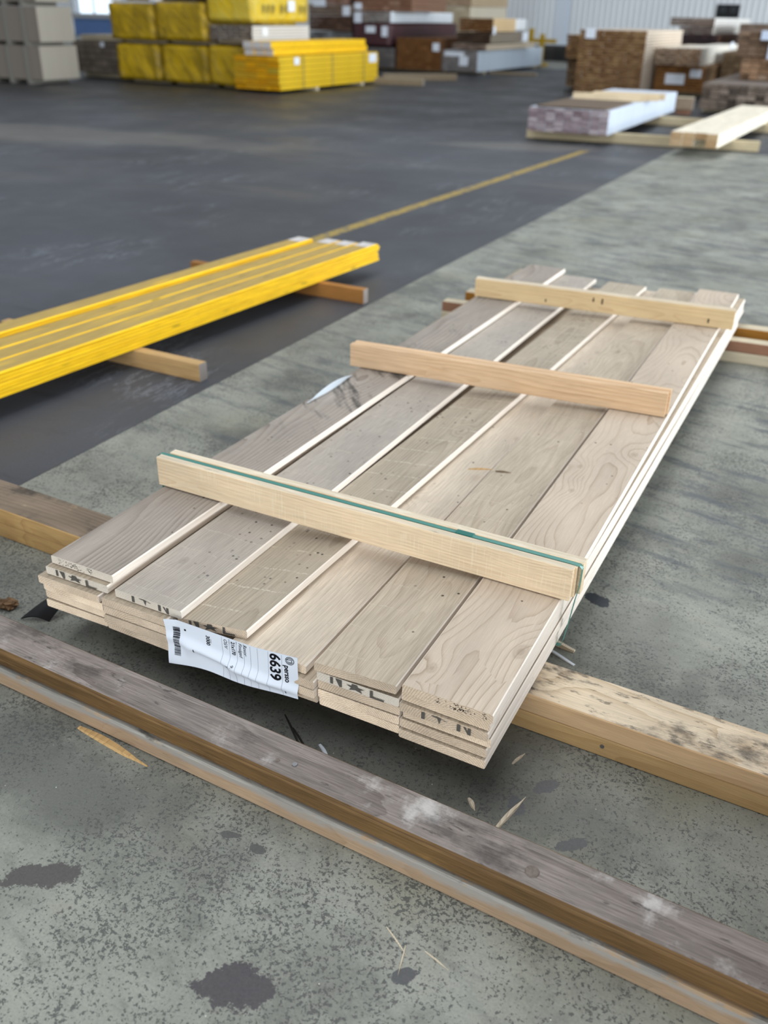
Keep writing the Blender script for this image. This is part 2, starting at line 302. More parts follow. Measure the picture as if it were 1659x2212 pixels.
m_line2 = line_paint('faded_floor_paint', '5c5748', '3b3b3d', .42, .58)

# ------------------------------------------------------------------ geometry helpers
def link(name, me, mats=(), parent=None, loc=(0, 0, 0), rot=(0, 0, 0)):
    o = bpy.data.objects.new(name, me); COL.objects.link(o); o.location = loc; o.rotation_euler = rot
    if me is not None and hasattr(me, 'materials') and not me.materials:
        for m in mats: me.materials.append(m)
    if parent is not None: o.parent = parent
    return o
def tag(o, label=None, cat=None, group=None, kind=None):
    if label: o['label'] = label
    if cat: o['category'] = cat
    if group: o['group'] = group
    if kind: o['kind'] = kind
    return o
def empty(name, loc=(0, 0, 0), rz=0.):
    o = bpy.data.objects.new(name, None); COL.objects.link(o); o.location = loc; o.rotation_euler = (0, 0, rz); o.empty_display_size = .1
    return o
def mesh(name, v, f, mi=None, smooth=False):
    me = bpy.data.meshes.new(name); me.from_pydata([tuple(p) for p in v], [], f)
    if mi is not None: me.polygons.foreach_set('material_index', mi)
    if smooth: me.polygons.foreach_set('use_smooth', [True] * len(me.polygons))
    me.update(); return me
def box_mesh(name, x0, x1, y0, y1, z0, z1, ch=0.):
    bm = bmesh.new(); bmesh.ops.create_cube(bm, size=1)
    for v in bm.verts:
        v.co = Vector((x0 if v.co.x < 0 else x1, y0 if v.co.y < 0 else y1, z0 if v.co.z < 0 else z1))
    if ch: bmesh.ops.bevel(bm, geom=bm.edges[:], offset=ch, segments=1, affect='EDGES')
    me = bpy.data.meshes.new(name); bm.to_mesh(me); bm.free(); return me
def sweep(name, secs, mats_side, mat_end=2):
    """secs: list of rings (same vertex count, counter-clockwise seen from the start); quads between, caps at both ends"""
    n = len(secs[0]); v = [p for s in secs for p in s]; f = []; mi = []
    for i in range(len(secs) - 1):
        for k in range(n):
            k2 = (k + 1) % n
            f.append((i * n + k, i * n + k2, (i + 1) * n + k2, (i + 1) * n + k)); mi.append(mats_side[k])
    f.append(tuple(range(n - 1, -1, -1))); mi.append(mat_end)
    f.append(tuple((len(secs) - 1) * n + k for k in range(n))); mi.append(mat_end)
    return mesh(name, v, f, mi)
def profile(xl, xr, zl, zr, t, ch):
    """8-point chamfered plank section; zl / zr undersides at the left and right edge"""
    def z(x): return zl + (zr - zl) * (x - xl) / (xr - xl)
    pts = [(xl + ch, 0), (xr - ch, 0), (xr, ch), (xr, t - ch), (xr - ch, t), (xl + ch, t), (xl, t - ch), (xl, ch)]
    return [(x, z(x) + h) for x, h in pts]
SIDES = [1, 1, 1, 0, 0, 0, 1, 1]          # bottom, chamfer, right, chamfer, top, ...
SIDES = [1, 1, 1, 1, 0, 1, 1, 1]
def plank(name, xl0, xr0, xl1, xr1, y0, y1, z0, t, mats, ch=.0012, nseg=10, wob=.0012, seed=0, parent=None, zoff=None, skew=0.):
    """plank along y; z0 = (zl0, zr0, zl1, zr1) undersides"""
    rr = random.Random(seed); ph = rr.uniform(0, 6); ox, oz = (xl0 + xr0) / 2, min(z0)
    secs = []
    for i in range(nseg + 1):
        s = i / nseg; e = math.sin(s * math.pi)
        dx = wob * e * math.sin(ph + s * 5)
        P = profile(xl0 + (xl1 - xl0) * s + dx - ox, xr0 + (xr1 - xr0) * s + dx - ox, z0[0] + (z0[2] - z0[0]) * s - oz, z0[1] + (z0[3] - z0[1]) * s - oz, t, ch)
        yy = (y1 - y0) * s
        secs.append([(x, yy + (skew * x if i in (0, nseg) else 0), z) for x, z in P])
    return link(name, sweep(name, secs, SIDES), mats, parent, (ox, y0, oz))
def timber(name, a, b_, w, h, mats, z=0., ch=.002, parent=None, seed=0, wob=.001, sides=None, side_mats=None):
    """rectangular timber from a to b (its front edge line, xy), w deep behind that line, h high, base at z; local y runs along it"""
    a = Vector((a[0], a[1])); b2 = Vector((b_[0], b_[1])); L = (b2 - a).length; ang = math.atan2(b2.y - a.y, b2.x - a.x) - math.pi / 2
    rr = random.Random(seed); secs = []
    for i in range(9):
        s = i / 8; d = wob * math.sin(s * 4 + seed)
        P = profile(-w, 0, d * .3, d * .3, h, ch)
        secs.append([(x + d, L * s, zz + abs(wob) * .3) for x, zz in P])
    me = sweep(name, secs, sides or SIDES)
    return link(name, me, mats, parent, (a.x, a.y, z), (0, 0, ang))
# for timbers laid along +x: local +x points to world -y (towards the camera), so side index 2 (x = 0) is the front face

# ------------------------------------------------------------------ setting
def quad(name, pts, mat):
    return link(name, mesh(name, pts, [tuple(range(len(pts)))]), [mat])
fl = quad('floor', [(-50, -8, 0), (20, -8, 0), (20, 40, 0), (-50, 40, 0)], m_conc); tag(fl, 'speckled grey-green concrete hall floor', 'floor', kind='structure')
asp = link('floor_dark', mesh('floor_dark', [(-50, -8, .0012), (-1.668, -8, .0012), (-1.664, 3, .0012), (-1.60, 9.75, .0012), (9, 10.3, .0012), (14, 25.2, .0012), (-50, 25.2, .0012)], [(0, 1, 2, 3, 4, 5, 6)]), [m_asph])
tag(asp, 'dark blue-grey coated part of the hall floor', 'floor', kind='structure')
ln = link('trim_1', mesh('trim_1', [(-2.70, 3.0, .0022), (-2.61, 3.0, .0022), (-2.34, 8.95, .0022), (-2.43, 8.95, .0022)], [(0, 1, 2, 3)]), [m_line]); tag(ln, 'worn yellow line painted on the dark floor', 'floor line', kind='structure')
ln2 = link('trim_2', mesh('trim_2', [(-12.6, 11.0, .0022), (-6.0, 11.35, .0022), (-6.0, 11.45, .0022), (-12.6, 11.1, .0022)], [(0, 1, 2, 3)]), [m_line2]); tag(ln2, 'faded floor line in front of the yellow packs', 'floor line', kind='structure')

m_wall = plain('white_sheet_metal', 'e6e9ec', .55, .3, var=.03, scale=.5)
m_wallb = plain('blue_sheet_metal', '5f7fb3', .5, .3, var=.05, scale=2)
def corrugated(name, x0, x1, y, z0, z1, pitch=.21, depth=.035):
    v = []; f = []; x = x0; prof = []
    while x < x1:
        prof += [(x, 0), (x + pitch * .38, 0), (x + pitch * .5, depth), (x + pitch * .88, depth)]; x += pitch
    for px, d in prof: v += [(px, y - d, z0), (px, y - d, z1)]
    for i in range(len(prof) - 1): f.append((2 * i, 2 * i + 2, 2 * i + 3, 2 * i + 1))
    return mesh(name, v, f)
WY = 36.0
for (x0, x1, z0, z1) in [(-32.6, 16, 0, 9), (-50, -35.3, 0, 9), (-35.3, -32.6, 3.6, 9)]:
    w = link('wall_back', corrugated('wall_back', x0, x1, WY, z0, z1), [m_wall]); tag(w, 'white corrugated sheet metal wall at the far side of the hall', 'wall', kind='structure')
w = link('wall_back_panel', box_mesh('wall_back_panel', -35.3, -32.6, WY - .03, WY + .05, 0, .72), [m_wallb]); tag(w, 'blue wall panel below the bright far window', 'wall', kind='structure')
sill = link('trim_3', box_mesh('trim_3', -35.4, -32.5, WY - .12, WY + .06, .72, .93, .01), [plain('grey_sill', 'aeb0b4', .6)]); tag(sill, 'light grey sill of the far window', 'sill', kind='structure')
win = empty('window_1', (-33.95, WY, .93)); tag(win, 'bright far window behind the beige packs', 'window', kind='structure')
mf = plain('window_frame_white', 'd5d8db', .5)
link('window_frame', box_mesh('window_frame', -1.35, -1.2, -.06, .04, 0, 2.67, .01), [mf], win)
link('window_frame', box_mesh('window_frame', 1.2, 1.35, -.06, .04, 0, 2.67, .01), [mf], win)
link('window_bar', box_mesh('window_bar', -.04, .04, -.05, .03, 0, 2.67, .01), [mf], win)
gl = NB('window_glass'); gl.b.inputs['Transmission Weight'].default_value = 1.; gl.b.inputs['IOR'].default_value = 1.1; gl.out(S('eef6ff'), .02, .3)
for sx in (-1, 1):
    link('pane', box_mesh('pane', min(sx * .04, sx * 1.2), max(sx * .04, sx * 1.2), -.01, 0, 0, 2.67), [gl.m], win)
area('far_window_daylight', (-33.95, WY + .6, 2.2), (-33.95, 0, 2.2), 2.9, 3.0, 36, (.86, .95, 1.0))
m_white_col = plain('white_column_paint', 'd3dbe6', .5, .3)
for cx, cyy, wd, lab in [(-10.61, 34.0, .44, 'white steel column against the corrugated wall'), (-14.14, 30.0, .5, 'white steel column rising behind the stacked packs')]:
    c = empty('column', (cx, cyy, 0)); tag(c, lab, 'column', kind='structure')
    link('flange', box_mesh('flange', -wd / 2, wd / 2, -.15, -.13, 0, 9), [m_white_col], c)
    link('flange', box_mesh('flange', -wd / 2, wd / 2, .13, .15, 0, 9), [m_white_col], c)
    link('web', box_mesh('web', -.012, .012, -.13, .13, 0, 9), [m_white_col], c)

# ------------------------------------------------------------------ the strapped plank stack
T = .021; G = .1718; PW = .1688
ORDC = ['leftmost column', 'second column from the left', 'third column from the left', 'third column from the right', 'second column from the right', 'rightmost column']
ORDL = ['top', 'second from the top', 'third from the top', 'fourth from the top', 'fifth from the top', 'sixth from the top']
counts = [6, 5, 4, 4, 5, 6]
offs = {5: [0., -.0010, .0035, .0005, .0012, None], 0: [0., -.002, -.0025, -.005, .010, None]}
ydel = {(0, 4): .009, (0, 3): -.004, (0, 5): .0216, (5, 3): -.003, (5, 4): .002, (4, 4): -.001, (4, 3): .003, (1, 4): .0102, (3, 3): .004}
PLANK_GROUP = 'sawn planks of the strapped stack'
rr = random.Random(5); stack_planks = {}
for c in range(6):
    for l in range(counts[c]):
        topm = m_top[c] if l == counts[c] - 1 else m_face
        xr = -(5 - c) * G - .001; dx = rr.uniform(-.0008, .0008)
        if c in offs and offs[c][l] is not None: dx = offs[c][l]
        y0 = ydel.get((c, l), rr.uniform(-.006, .007)); y1 = y0 + 3.0 + rr.uniform(-.012, .012)
        if c == 5 and l < 2: y1 = 2.93
        z = H0 + l * T + .0001 * l; zz = (z, z, z, z); xl0, xr0 = xr - PW + dx, xr + dx; xl1, xr1 = xl0, xr0; t = T - .0019
        if l == counts[c] - 1:                      # the top plank of each column, lying as it was left
            if c == 0: xr0, xr1 = -.843, -.806; xl0, xl1 = xr0 - .17, xr1 - .17
            if c == 1: xr0, xr1 = -.660, -.650; xl0, xl1 = xr0 - .17, xr1 - .17
            if c == 2:
                xl0, xr0, xl1, xr1 = -.674, -.505, -.588, -.418; y0 = .014; y1 = 2.99
                zz = (H0 + .0634, H0 + .0892, H0 + .0852, H0 + .0850)
            if c == 3: xl0 -= .0235; xr0 -= .0235; xl1 -= .0235; xr1 -= .0235
            if c == 4:
                xr0, xr1 = -.177, -.204; xl0, xl1 = xr0 - .1695, xr1 - .158
                zz = (H0 + .0848, H0 + .0950, H0 + .0846, H0 + .0860)
            if c == 5: xr0, xr1 = .005, -.028; xl0, xl1 = xr0 - .17, xr1 - .165; y0 = -.003
        endm = m_endw if (c, l) in ((0, 4), (1, 4), (0, 5), (4, 3)) else m_end
        o = plank('plank', xl0, xr0, xl1, xr1, y0, y1, zz, t, [topm, m_side, endm], seed=c * 10 + l, skew=rr.uniform(-.02, .02) if l < counts[c] - 1 else 0., ch=.0022)
        adj = 'grey-beige sawn spruce plank' if l == counts[c] - 1 else 'pale sawn spruce plank'
        ix = counts[c] - 1 - l
        word = 'bottom' if l == 0 else ORDL[ix]
        tag(o, f"{adj}, {word} in the {ORDC[c]}", 'plank', PLANK_GROUP)
        stack_planks[(c, l)] = (o, xl0, xr0, zz, y0, t)

# stencilled and hand-inked marks on the plank ends
def poly_mesh(name, polys, conv):
    v = []; f = []
    for p in polys:
        i0 = len(v); v += [conv(*q) for q in p]; f.append(tuple(range(i0, i0 + len(p))))
    return mesh(name, v, f)
NXL = [[(.17, 1), (.17, .12), (.205, .12), (.205, 1)], [(.235, 1), (.315, 1), (.315, .05), (.285, .05)],
       [(.44, 1), (.505, 1), (.515, .72), (.60, .70), (.535, .50), (.57, .12), (.485, .34), (.405, .12), (.43, .5), (.37, .72), (.435, .74)],
       [(.66, .98), (.695, .98), (.695, .24), (.83, .24), (.83, .04), (.66, .04)]]
ITN = [[(.26, .92), (.26, .06), (.30, .06), (.30, .92)], [(.37, .92), (.45, .96), (.56, .70), (.53, .70), (.485, .84), (.465, .12), (.44, .80), (.38, .84)],
       [(.66, .95), (.66, .08), (.70, .08), (.70, .95)], [(.73, .9), (.755, .9), (.78, .42), (.78, .9), (.815, .9), (.815, .05), (.785, .05)]]
NRIGHT = [[(.66, .95), (.66, .08), (.70, .08), (.70, .95)], [(.735, .95), (.76, .95), (.79, .5), (.79, .95), (.83, .95), (.83, .05), (.80, .05)]]
def stamp(key, polys, name='end_stamp', mat=None, eps=.0009):
    o, xl, xr, zz, y0, t = stack_planks[key]; ox, oy, oz = o.location
    def conv(u, v):
        x = xl + (xr - xl) * u; z = zz[0] + (zz[1] - zz[0]) * u + t * (.06 + .88 * v)
        return (x - ox, -eps + y0 - oy - .02 * abs(x - ox) * 1.0 * 0, z - oz)
    me = poly_mesh(name, polys, conv); s = link(name, me, [mat or m_stamp], o); return s
SKEWFIX = {}
for key in ((0, 4), (1, 4), (2, 3), (3, 3), (4, 3), (5, 3)):
    pass
s = stamp((0, 4), NXL, eps=.0022); s['label'] = 'grey stencilled letters cut off by the plank edge'
s = stamp((1, 4), ITN); s = stamp((2, 3), NXL); s = stamp((3, 3), NRIGHT); s = stamp((4, 3), NXL, eps=.0022); s = stamp((5, 3), ITN, eps=.0022)
def blots(u0, u1, n, seed):
    r_ = random.Random(seed); out = []
    for i in range(n):
        u = r_.gauss((u0 + u1) / 2, (u1 - u0) / 4); v = r_.uniform(.12, .9); ru = r_.uniform(.003, .011); rv = r_.uniform(.02, .07)
        k = r_.randint(4, 7); a0 = r_.uniform(0, 6)
        out.append([(u + ru * r_.uniform(.5, 1.3) * math.cos(a0 - 6.283 * j / k), v + rv * r_.uniform(.5, 1.3) * math.sin(a0 - 6.283 * j / k)) for j in range(k)])
    return out
stamp((5, 5), blots(.5, .8, 70, 3) + blots(.37, .42, 9, 4) + blots(.89, .93, 9, 5), 'ink_marks', m_ink)
stamp((0, 5), blots(.2, .55, 60, 8) + blots(.1, .2, 12, 9) + blots(.6, .68, 14, 10), 'ink_marks', m_ink)

# ------------------------------------------------------------------ battens across the top and the strap
ZT = H0 + .1272
def batten(label, a, b_, w1, gap, w2, h, mats, mats2, backshift=0., core=False, h2=None):
    root = empty('batten_pair', (a[0], a[1], ZT)); tag(root, label, 'batten', 'batten pairs lying across the strapped stack')
    ang = math.atan2(b_[1] - a[1], b_[0] - a[0])
    d = Vector((math.cos(ang), math.sin(ang))); n = Vector((-d.y, d.x)); a = Vector(a); b2 = Vector(b_)
    def add(name, off, w, hh, shift, ms, seed):
        p = a + n * off + d * shift; q = b2 + n * off + d * shift
        o = timber(name, p, q, w, hh, ms, ZT, parent=None, seed=seed, ch=.0015, wob=.0015)
        o.parent = root; o.location = Vector((p.x, p.y, ZT)) - root.location
        return o
    add('board', 0, w1, h, 0, mats, 1); add('board', w1 + gap, w2, h2 or h, backshift, mats2, 2)
    if core: add('core_board', w1 + .0004, gap - .0008, h - .0036, .004, mats, 3)
    return root
batten('pair of pale battens nearest the camera with a green strap between them', (-1.020, .389), (.017, .379), .0200, .0165, .022, .0745, [m_battop, m_batt, m_batt], [m_battop, m_batt, m_batt], .012, core=True)
batten('rosy middle batten pair across the strapped stack, without a strap', (-1.028, 1.369), (-.018, 1.441), .022, .0004, .020, .0745, [m_batt2, m_batt2, m_batt2], [m_batt2, m_batt2, m_batt2], .006, h2=.0765)
b3 = batten('yellowish batten pair farthest from the camera with small dark nail marks', (-.992, 2.368), (.026, 2.434), .022, .0004, .022, .0725, [m_battop, m_batt3, m_batt3], [m_battop, m_batt3, m_batt3], -.003)
fb = b3.children[0]
for (yy_, zz_, hh_) in [(.30, .016, .010), (.490, .040, .016), (.525, .034, .022), (.93, .016, .016)]:
    link('nail_mark', box_mesh('nail_mark', .0012, .0024, yy_ - .0025, yy_ + .0025, zz_, zz_ + hh_), [m_ink], fb)

def ribbon(name, pts, nrm_w, th, mat, parent=None):
    """flat band through pts; nrm_w = list of half-width vectors; thickness th"""
    secs = []
    for i, p in enumerate(pts):
        p = Vector(p); t = (Vector(pts[min(i + 1, len(pts) - 1)]) - Vector(pts[max(i - 1, 0)])).normalized()
        hw = Vector(nrm_w[i]); n = t.cross(hw).normalized() * th / 2
        secs.append([tuple(p - hw - n), tuple(p + hw - n), tuple(p + hw + n), tuple(p - hw + n)])
    return link(name, sweep(name, secs, [0, 0, 0, 0], 0), [mat], parent)
zs = ZT + .0722
ys = .4155
pts = [(-1.028, ys + .006, H0 - .0016), (-1.032, ys + .004, H0 + .06), (-1.034, ys + .002, ZT), (-1.034, ys, zs - .004), (-1.028, ys, zs)]
pts += [(-1.0 + .1 * k, ys - .0005 * k, zs + .0006) for k in range(11)]
pts += [(.024, ys - .006, zs), (.0295, ys - .0055, zs - .006), (.0275, ys - .003, ZT + .02), (.022, ys, ZT - .012), (.0155, ys + .004, H0 + .06), (.0105, ys - .004, H0 + .012), (.007, ys - .008, H0 - .0016), (-.05, ys - .008, H0 - .0018), (-.98, ys + .006, H0 - .0018), (-1.0265, ys + .006, H0 - .0018)]
st = ribbon('packing_strap', pts, [(0, .0056, 0)] * len(pts), .0009, m_film); tag(st, 'green packing strap running between the nearest battens and around the stack', 'strap')
link('seal', box_mesh('seal', -.245, -.205, ys - .0108, ys + .0055, zs - .0003, zs + .0028, .001), [plain('seal_green', '1f6b62', .4)], st)

# ------------------------------------------------------------------ supports under the stack
def pair(label_hi, label_lo, a, b_, w, m_hi, m_lo, h=.0445, dlo=0., group=None, hi_h=None):
    lo = timber('support_timber', (a[0], a[1] + dlo), (b_[0], b_[1] + dlo), w, h, m_lo, .0004, seed=2); tag(lo, label_lo, 'timber', group)
    hi = timber('support_timber', a, b_, w, hi_h or h, m_hi, h + .0012, seed=5); tag(hi, label_hi, 'timber', group)
    return hi, lo
GS = 'support timbers under the strapped stack'
hi, lo = pair('pale support timber with dark scuffs on top, sticking out right of the stack', 'honey-coloured timber under the scuffed pale one right of the stack',
     (-.50, .236), (1.25, .197), .115, [m_sup_r_top, m_sup_r_f1, m_sup_r_f1], [m_sup_r_f2, m_sup_r_f2, m_sup_r_f2], group=GS, h=.0438)
def disc(name, r, th, mat, parent, loc, rot=(0, 0, 0), n=20):
    bm = bmesh.new(); bmesh.ops.create_cone(bm, cap_ends=True, segments=n, radius1=r, radius2=r * .92, depth=th)
    me = bpy.data.meshes.new(name); bm.to_mesh(me); bm.free(); return link(name, me, [mat], parent, loc, rot)
disc('screw', .0042, .002, m_metal, lo, (.0008, .655, .026), (0, math.pi / 2, 0))
hi, lo = pair('grimy brown-topped support timber sticking out left of the stack', 'amber lower timber beneath the grimy-topped one left of the stack',
     (-2.05, .286), (-.56, .237), .120, [m_sup_l_top, m_sup_l_f, m_sup_l_f], [m_sup_l_f, m_sup_l_f, m_sup_l_f], group=GS, h=.0438)
pair('reddish brown timber, upper of the pair under the far end of the stack', 'pale dusty timber, lower of the pair under the far end of the stack',
     (-1.255, 2.648), (1.2, 2.805), .066, [m_pale_t, m_brownt, m_brownt], [m_pale_t, m_pale_t, m_pale_t], dlo=-.004, group=GS, h=.0438)
pair('orange-brown timber just behind the reddish one at the far end', 'lower timber beneath the orange-brown one at the far end',
     (-1.225, 2.850), (1.2, 3.005), .074, [m_pale_t, m_oranget, m_pale_t], [m_pale_t, m_brownt, m_brownt], group=GS, h=.0438)

rb = random.Random(2)
for l in range(6):
    for k in range(3):
        y_ = -.42 + .001 * k; x_ = .60 + k * .155 + rb.uniform(-.001, .001)
        o = plank('brown_plank', x_, x_ + .15, x_, x_ + .15, y_ + .0, .62 + rb.uniform(-.01, .01), (.092 + l * .0465,) * 4, .046, [m_brownt, m_brownt, m_brownt], seed=l * 3 + k)
        tag(o, f"brown plank, {['bottom', 'second', 'third', 'fourth', 'fifth', 'top'][l]} layer, {['near', 'middle', 'far'][k]} column of the pile right of the frame", 'plank', 'brown planks right of the frame')

# ------------------------------------------------------------------ foreground double beam
ya = lambda x: -.1665 - .0364 * (x + 1.014)
lowb = timber('squared_beam', (-1.9, ya(-1.9) - .002), (1.5, ya(1.5) - .002), .092, .0445, [m_beam_ledge, m_beam_low, m_beam_low], .0004, seed=3, ch=.004, sides=[1, 1, 1, 0, 0, 0, 1, 1])
tag(lowb, 'tan lower beam with grey worn edge in the foreground', 'beam')
upb = timber('squared_beam', (-1.9, ya(-1.9) + .003), (1.5, ya(1.5) + .003), .094, .0440, [m_beam_top, m_beam_front, m_beam_front], .0460, seed=9, ch=.007, wob=.002, sides=[1, 1, 1, 1, 0, 1, 1, 1])
tag(upb, 'weathered grey-topped upper beam with brown face in the foreground', 'beam')
def beam_xy(px, py):           # world -> beam local
    return upb.matrix_world.inverted() @ Vector((px, py, .09))
bpy.context.view_layer.update()
q = beam_xy(.143, -.170); disc('bolt_plug', .0115, .002, m_rust, upb, (q.x, q.y, .0452), n=28)
q = beam_xy(-.298, -.150); disc('screw', .0050, .0016, m_metal, upb, (q.x, q.y, .0452))
q = beam_xy(-.33, -.155); disc('screw', .0040, .0016, m_rust, upb, (q.x, q.y, .0450))

# ------------------------------------------------------------------ paper label on the plank ends
def text_polys(txt, size, bold=False, ital=False):
    cu = bpy.data.curves.new('tmp', 'FONT'); cu.body = txt; cu.size = size; cu.offset = .012 * size * 2 if bold else 0.; cu.shear = .22 if ital else 0.; cu.resolution_u = 3
    o = bpy.data.objects.new('tmp', cu); COL.objects.link(o); dg = bpy.context.evaluated_depsgraph_get()
    me = bpy.data.meshes.new_from_object(o.evaluated_get(dg)); v = [tuple(p.co) for p in me.vertices]; f = [tuple(p.vertices) for p in me.polygons]
    bpy.data.objects.remove(o); bpy.data.meshes.remove(me); return v, f
LX0, LX1 = -.681, -.378
def sheet(a, b, lift=0.):
    """a: 0 left .. 1 right, b: 0 top .. 1 bottom"""
    x = LX0 + (LX1 - LX0) * a + .004 * (b - .5) * (1 - a)
    zt = H0 + .0955 + .010 * max(0., a - .68) / .32; zb = H0 - .010 + .019 * a + .004 * math.sin(a * 6.3)
    z = zt + (zb - zt) * b
    cre = .42 + .42 * a                                   # crease running down to the right
    d = b - cre
    y = -.0075 - .010 * math.exp(-(d / .10) ** 2) * (.4 + .8 * math.sin(a * 3.0)) - .006 * max(0., d) * 3 * (1 - .6 * a) + .0035 * math.sin(a * 11 + b * 5) * b * .6
    y -= .004 * math.exp(-((a - .17) / .05) ** 2 - ((b - .62) / .12) ** 2) + .006 * math.exp(-((a - .52) / .06) ** 2 - ((b - .78) / .12) ** 2)
    y -= .010 * max(0, .08 - a) / .08 * (1 - b)            # curled corner
    return Vector((x, y - lift, z))
NA, NBb = 64, 26
v = [sheet(i / NA, j / NBb) for j in range(NBb + 1) for i in range(NA + 1)]; nv = len(v)
v += [p + Vector((0, .0003, 0)) for p in v]
f = []
for j in range(NBb):
    for i in range(NA):
        k = j * (NA + 1) + i; f.append((k, k + NA + 1, k + NA + 2, k + 1)); f.append((nv + k, nv + k + 1, nv + k + NA + 2, nv + k + NA + 1))
lab_o = Vector((-.53, -.01, H0))
lab = link('paper_label', mesh('paper_label', [p - lab_o for p in v], f, smooth=True), [m_paper], None, lab_o); tag(lab, 'crumpled white paper label stuck on the front plank ends', 'label')
LW, LH = LX1 - LX0, .105
def print_text(txt, a0, b0, size, bold=False, ital=False, mat=m_ink, name='print_text', sq=1.):
    vv, ff = text_polys(txt, size, bold, ital)
    pts_ = [sheet(a0 + p[1] / LW, b0 + p[0] * sq / LH, .0006) - lab_o for p in vv]
    return link(name, mesh(name, pts_, ff), [mat], lab)
print_text('6639', .800, .03, .033, True, False, sq=1.0)
print_text('persso', .905, .24, .0165, True, False)
print_text('Revor', .600, .03, .0115, False, True)
print_text('Fins\u00e5gad', .565, .03, .0110, False, True)
print_text('21x170', .508, .06, .0115, True)
print_text('OS/V', .452, .05, .0110, False, True)
print_text('3000', .312, .12, .0125, True)
for a0, b0, n_, s_ in [(.545, .02, 'Dim', .004), (.49, .03, 'Kvalitet', .004), (.345, .18, 'L\u00e4ngd', .0045), (.47, .62, '32', .009), (.51, .58, '9.', .009)]:
    print_text(n_, a0, b0, s_, mat=m_thin if s_ < .006 else m_ink)
def strip(name, rects, mat):
    v_ = []; f_ = []
    for a0, a1, b0, b1 in rects:
        k = max(2, int((b1 - b0) * 24))
        for j in range(k):
            i0 = len(v_); c0, c1 = b0 + (b1 - b0) * j / k, b0 + (b1 - b0) * (j + 1) / k
            v_ += [sheet(a0, c0, .0006) - lab_o, sheet(a1, c0, .0006) - lab_o, sheet(a1, c1, .0006) - lab_o, sheet(a0, c1, .0006) - lab_o]; f_.append((i0, i0 + 3, i0 + 2, i0 + 1))
    return link(name, mesh(name, v_, f_), [mat], lab)
r_ = random.Random(21); bars = []; b = .16
while b < .80:
    wd = r_.choice([.006, .006, .012, .018]); bars.append((.05, .10, b, b + wd)); b += wd + r_.choice([.006, .012])
strip('barcode', bars, m_ink)
for a in (.435, .49, .545, .60, .65, .705, .785, .885): strip('printed_rule', [(a, a + .0016, .02, 1.0)], m_thin)
for r__ in [(.215, .222, .52, .6), (.135, .15, .16, .2), (.905, .912, .86, .93)]: strip('printed_mark', [r__], m_ink)
def arc(cx, cy_, r0, r1, a0, a1, n=28):
    out = []
    for i in range(n):
        t0, t1 = a0 + (a1 - a0) * i / n, a0 + (a1 - a0) * (i + 1) / n
        out.append([(cx + r * math.cos(t) / LW, cy_ + r * math.sin(t) / LH) for r, t in ((r0, t0), (r1, t0), (r1, t1), (r0, t1))])
    return out
ring = arc(.945, .115, .0085, .0098, 0, 6.2832) + arc(.945, .115, .0058, .0071, .3, 6.0) + arc(.947, .12, .0028, .0041, -2.6, 2.8) + [[(.915, .085), (.945, .085), (.945, .095), (.915, .095)]]
link('logo', poly_mesh('logo', ring, lambda a, b: sheet(a, b, .0006) - lab_o), [m_ink], lab)

# ------------------------------------------------------------------ yellow plank stack on the dark floor
YB = .0715
ang = math.atan2(-1.893 + 2.091, 3.256 - .841)            # runs a few degrees off the y axis
ydir = Vector((math.sin(ang), math.cos(ang))); ynrm = Vector((math.cos(ang), -math.sin(ang)))
org = Vector((-2.091, .841)) - ydir * 1.25                # front right bottom corner line start
YL = 3.66
yt = .0128; NL = 7
cols_y = [(0., .098, NL, 3.66), (.1005, .098, NL, 3.625), (.2015, .098, NL, 3.60), (.318, .098, NL + 1, 3.50)]
COLN = ['column nearest the strapped stack', 'second column from the near side', 'third column from the near side', 'column farthest from the strapped stack']
rr = random.Random(11)
for ci, (off, w, n, L) in enumerate(cols_y):
    for l in range(n):
        j = rr.uniform(-.0012, .0012); st_ = org - ynrm * (off - j) + ydir * rr.uniform(-.006, .006)
        P = [profile(-w, 0, 0, 0, yt - .0004, .0052 if l == n - 1 else .0026)] * 2; LL = L + rr.uniform(-.008, .008)
        me = sweep('yellow_plank', [[(x, LL * k, z) for x, z in P[0]] for k in (0, 1)], SIDES, 1)
        o = link('yellow_plank', me, [m_yel_top, m_yel_side], None, (st_.x, st_.y, YB + l * yt), (0, 0, -ang))
        ix = n - 1 - l; word = 'top' if ix == 0 else ('bottom' if l == 0 else f"{['', 'second', 'third', 'fourth', 'fifth', 'sixth', 'seventh'][ix]} from the top")
        tag(o, f"yellow painted plank, {word} in the {COLN[ci]}", 'plank', 'yellow planks stacked on the dark floor')
        if ix == 0:
            link('whitish_tip', box_mesh('whitish_tip', -w + .006, -.012, LL - .10, LL - .004, yt - .0005, yt + .0003), [m_yel_tip], o)
for (x, yf, lab) in [(-1.7235, 1.452, 'tan timber nearer the camera under the yellow planks'), (-1.687, 2.690, 'brown timber under the far end of the yellow planks'), (-1.80, .18, 'timber under the near end of the yellow planks')]:
    mm = m_sup_r_f2 if yf < 2 else wood('brown_support', 'a8763f', '7d5328', ring=130, amount=.5, knots=.3)
    o = timber('support_timber', (x - 1.05, yf + .02), (x, yf), .045, .0690, [mm, mm, m_greyend], .0005, seed=4); tag(o, lab, 'timber', 'timbers under the yellow planks')

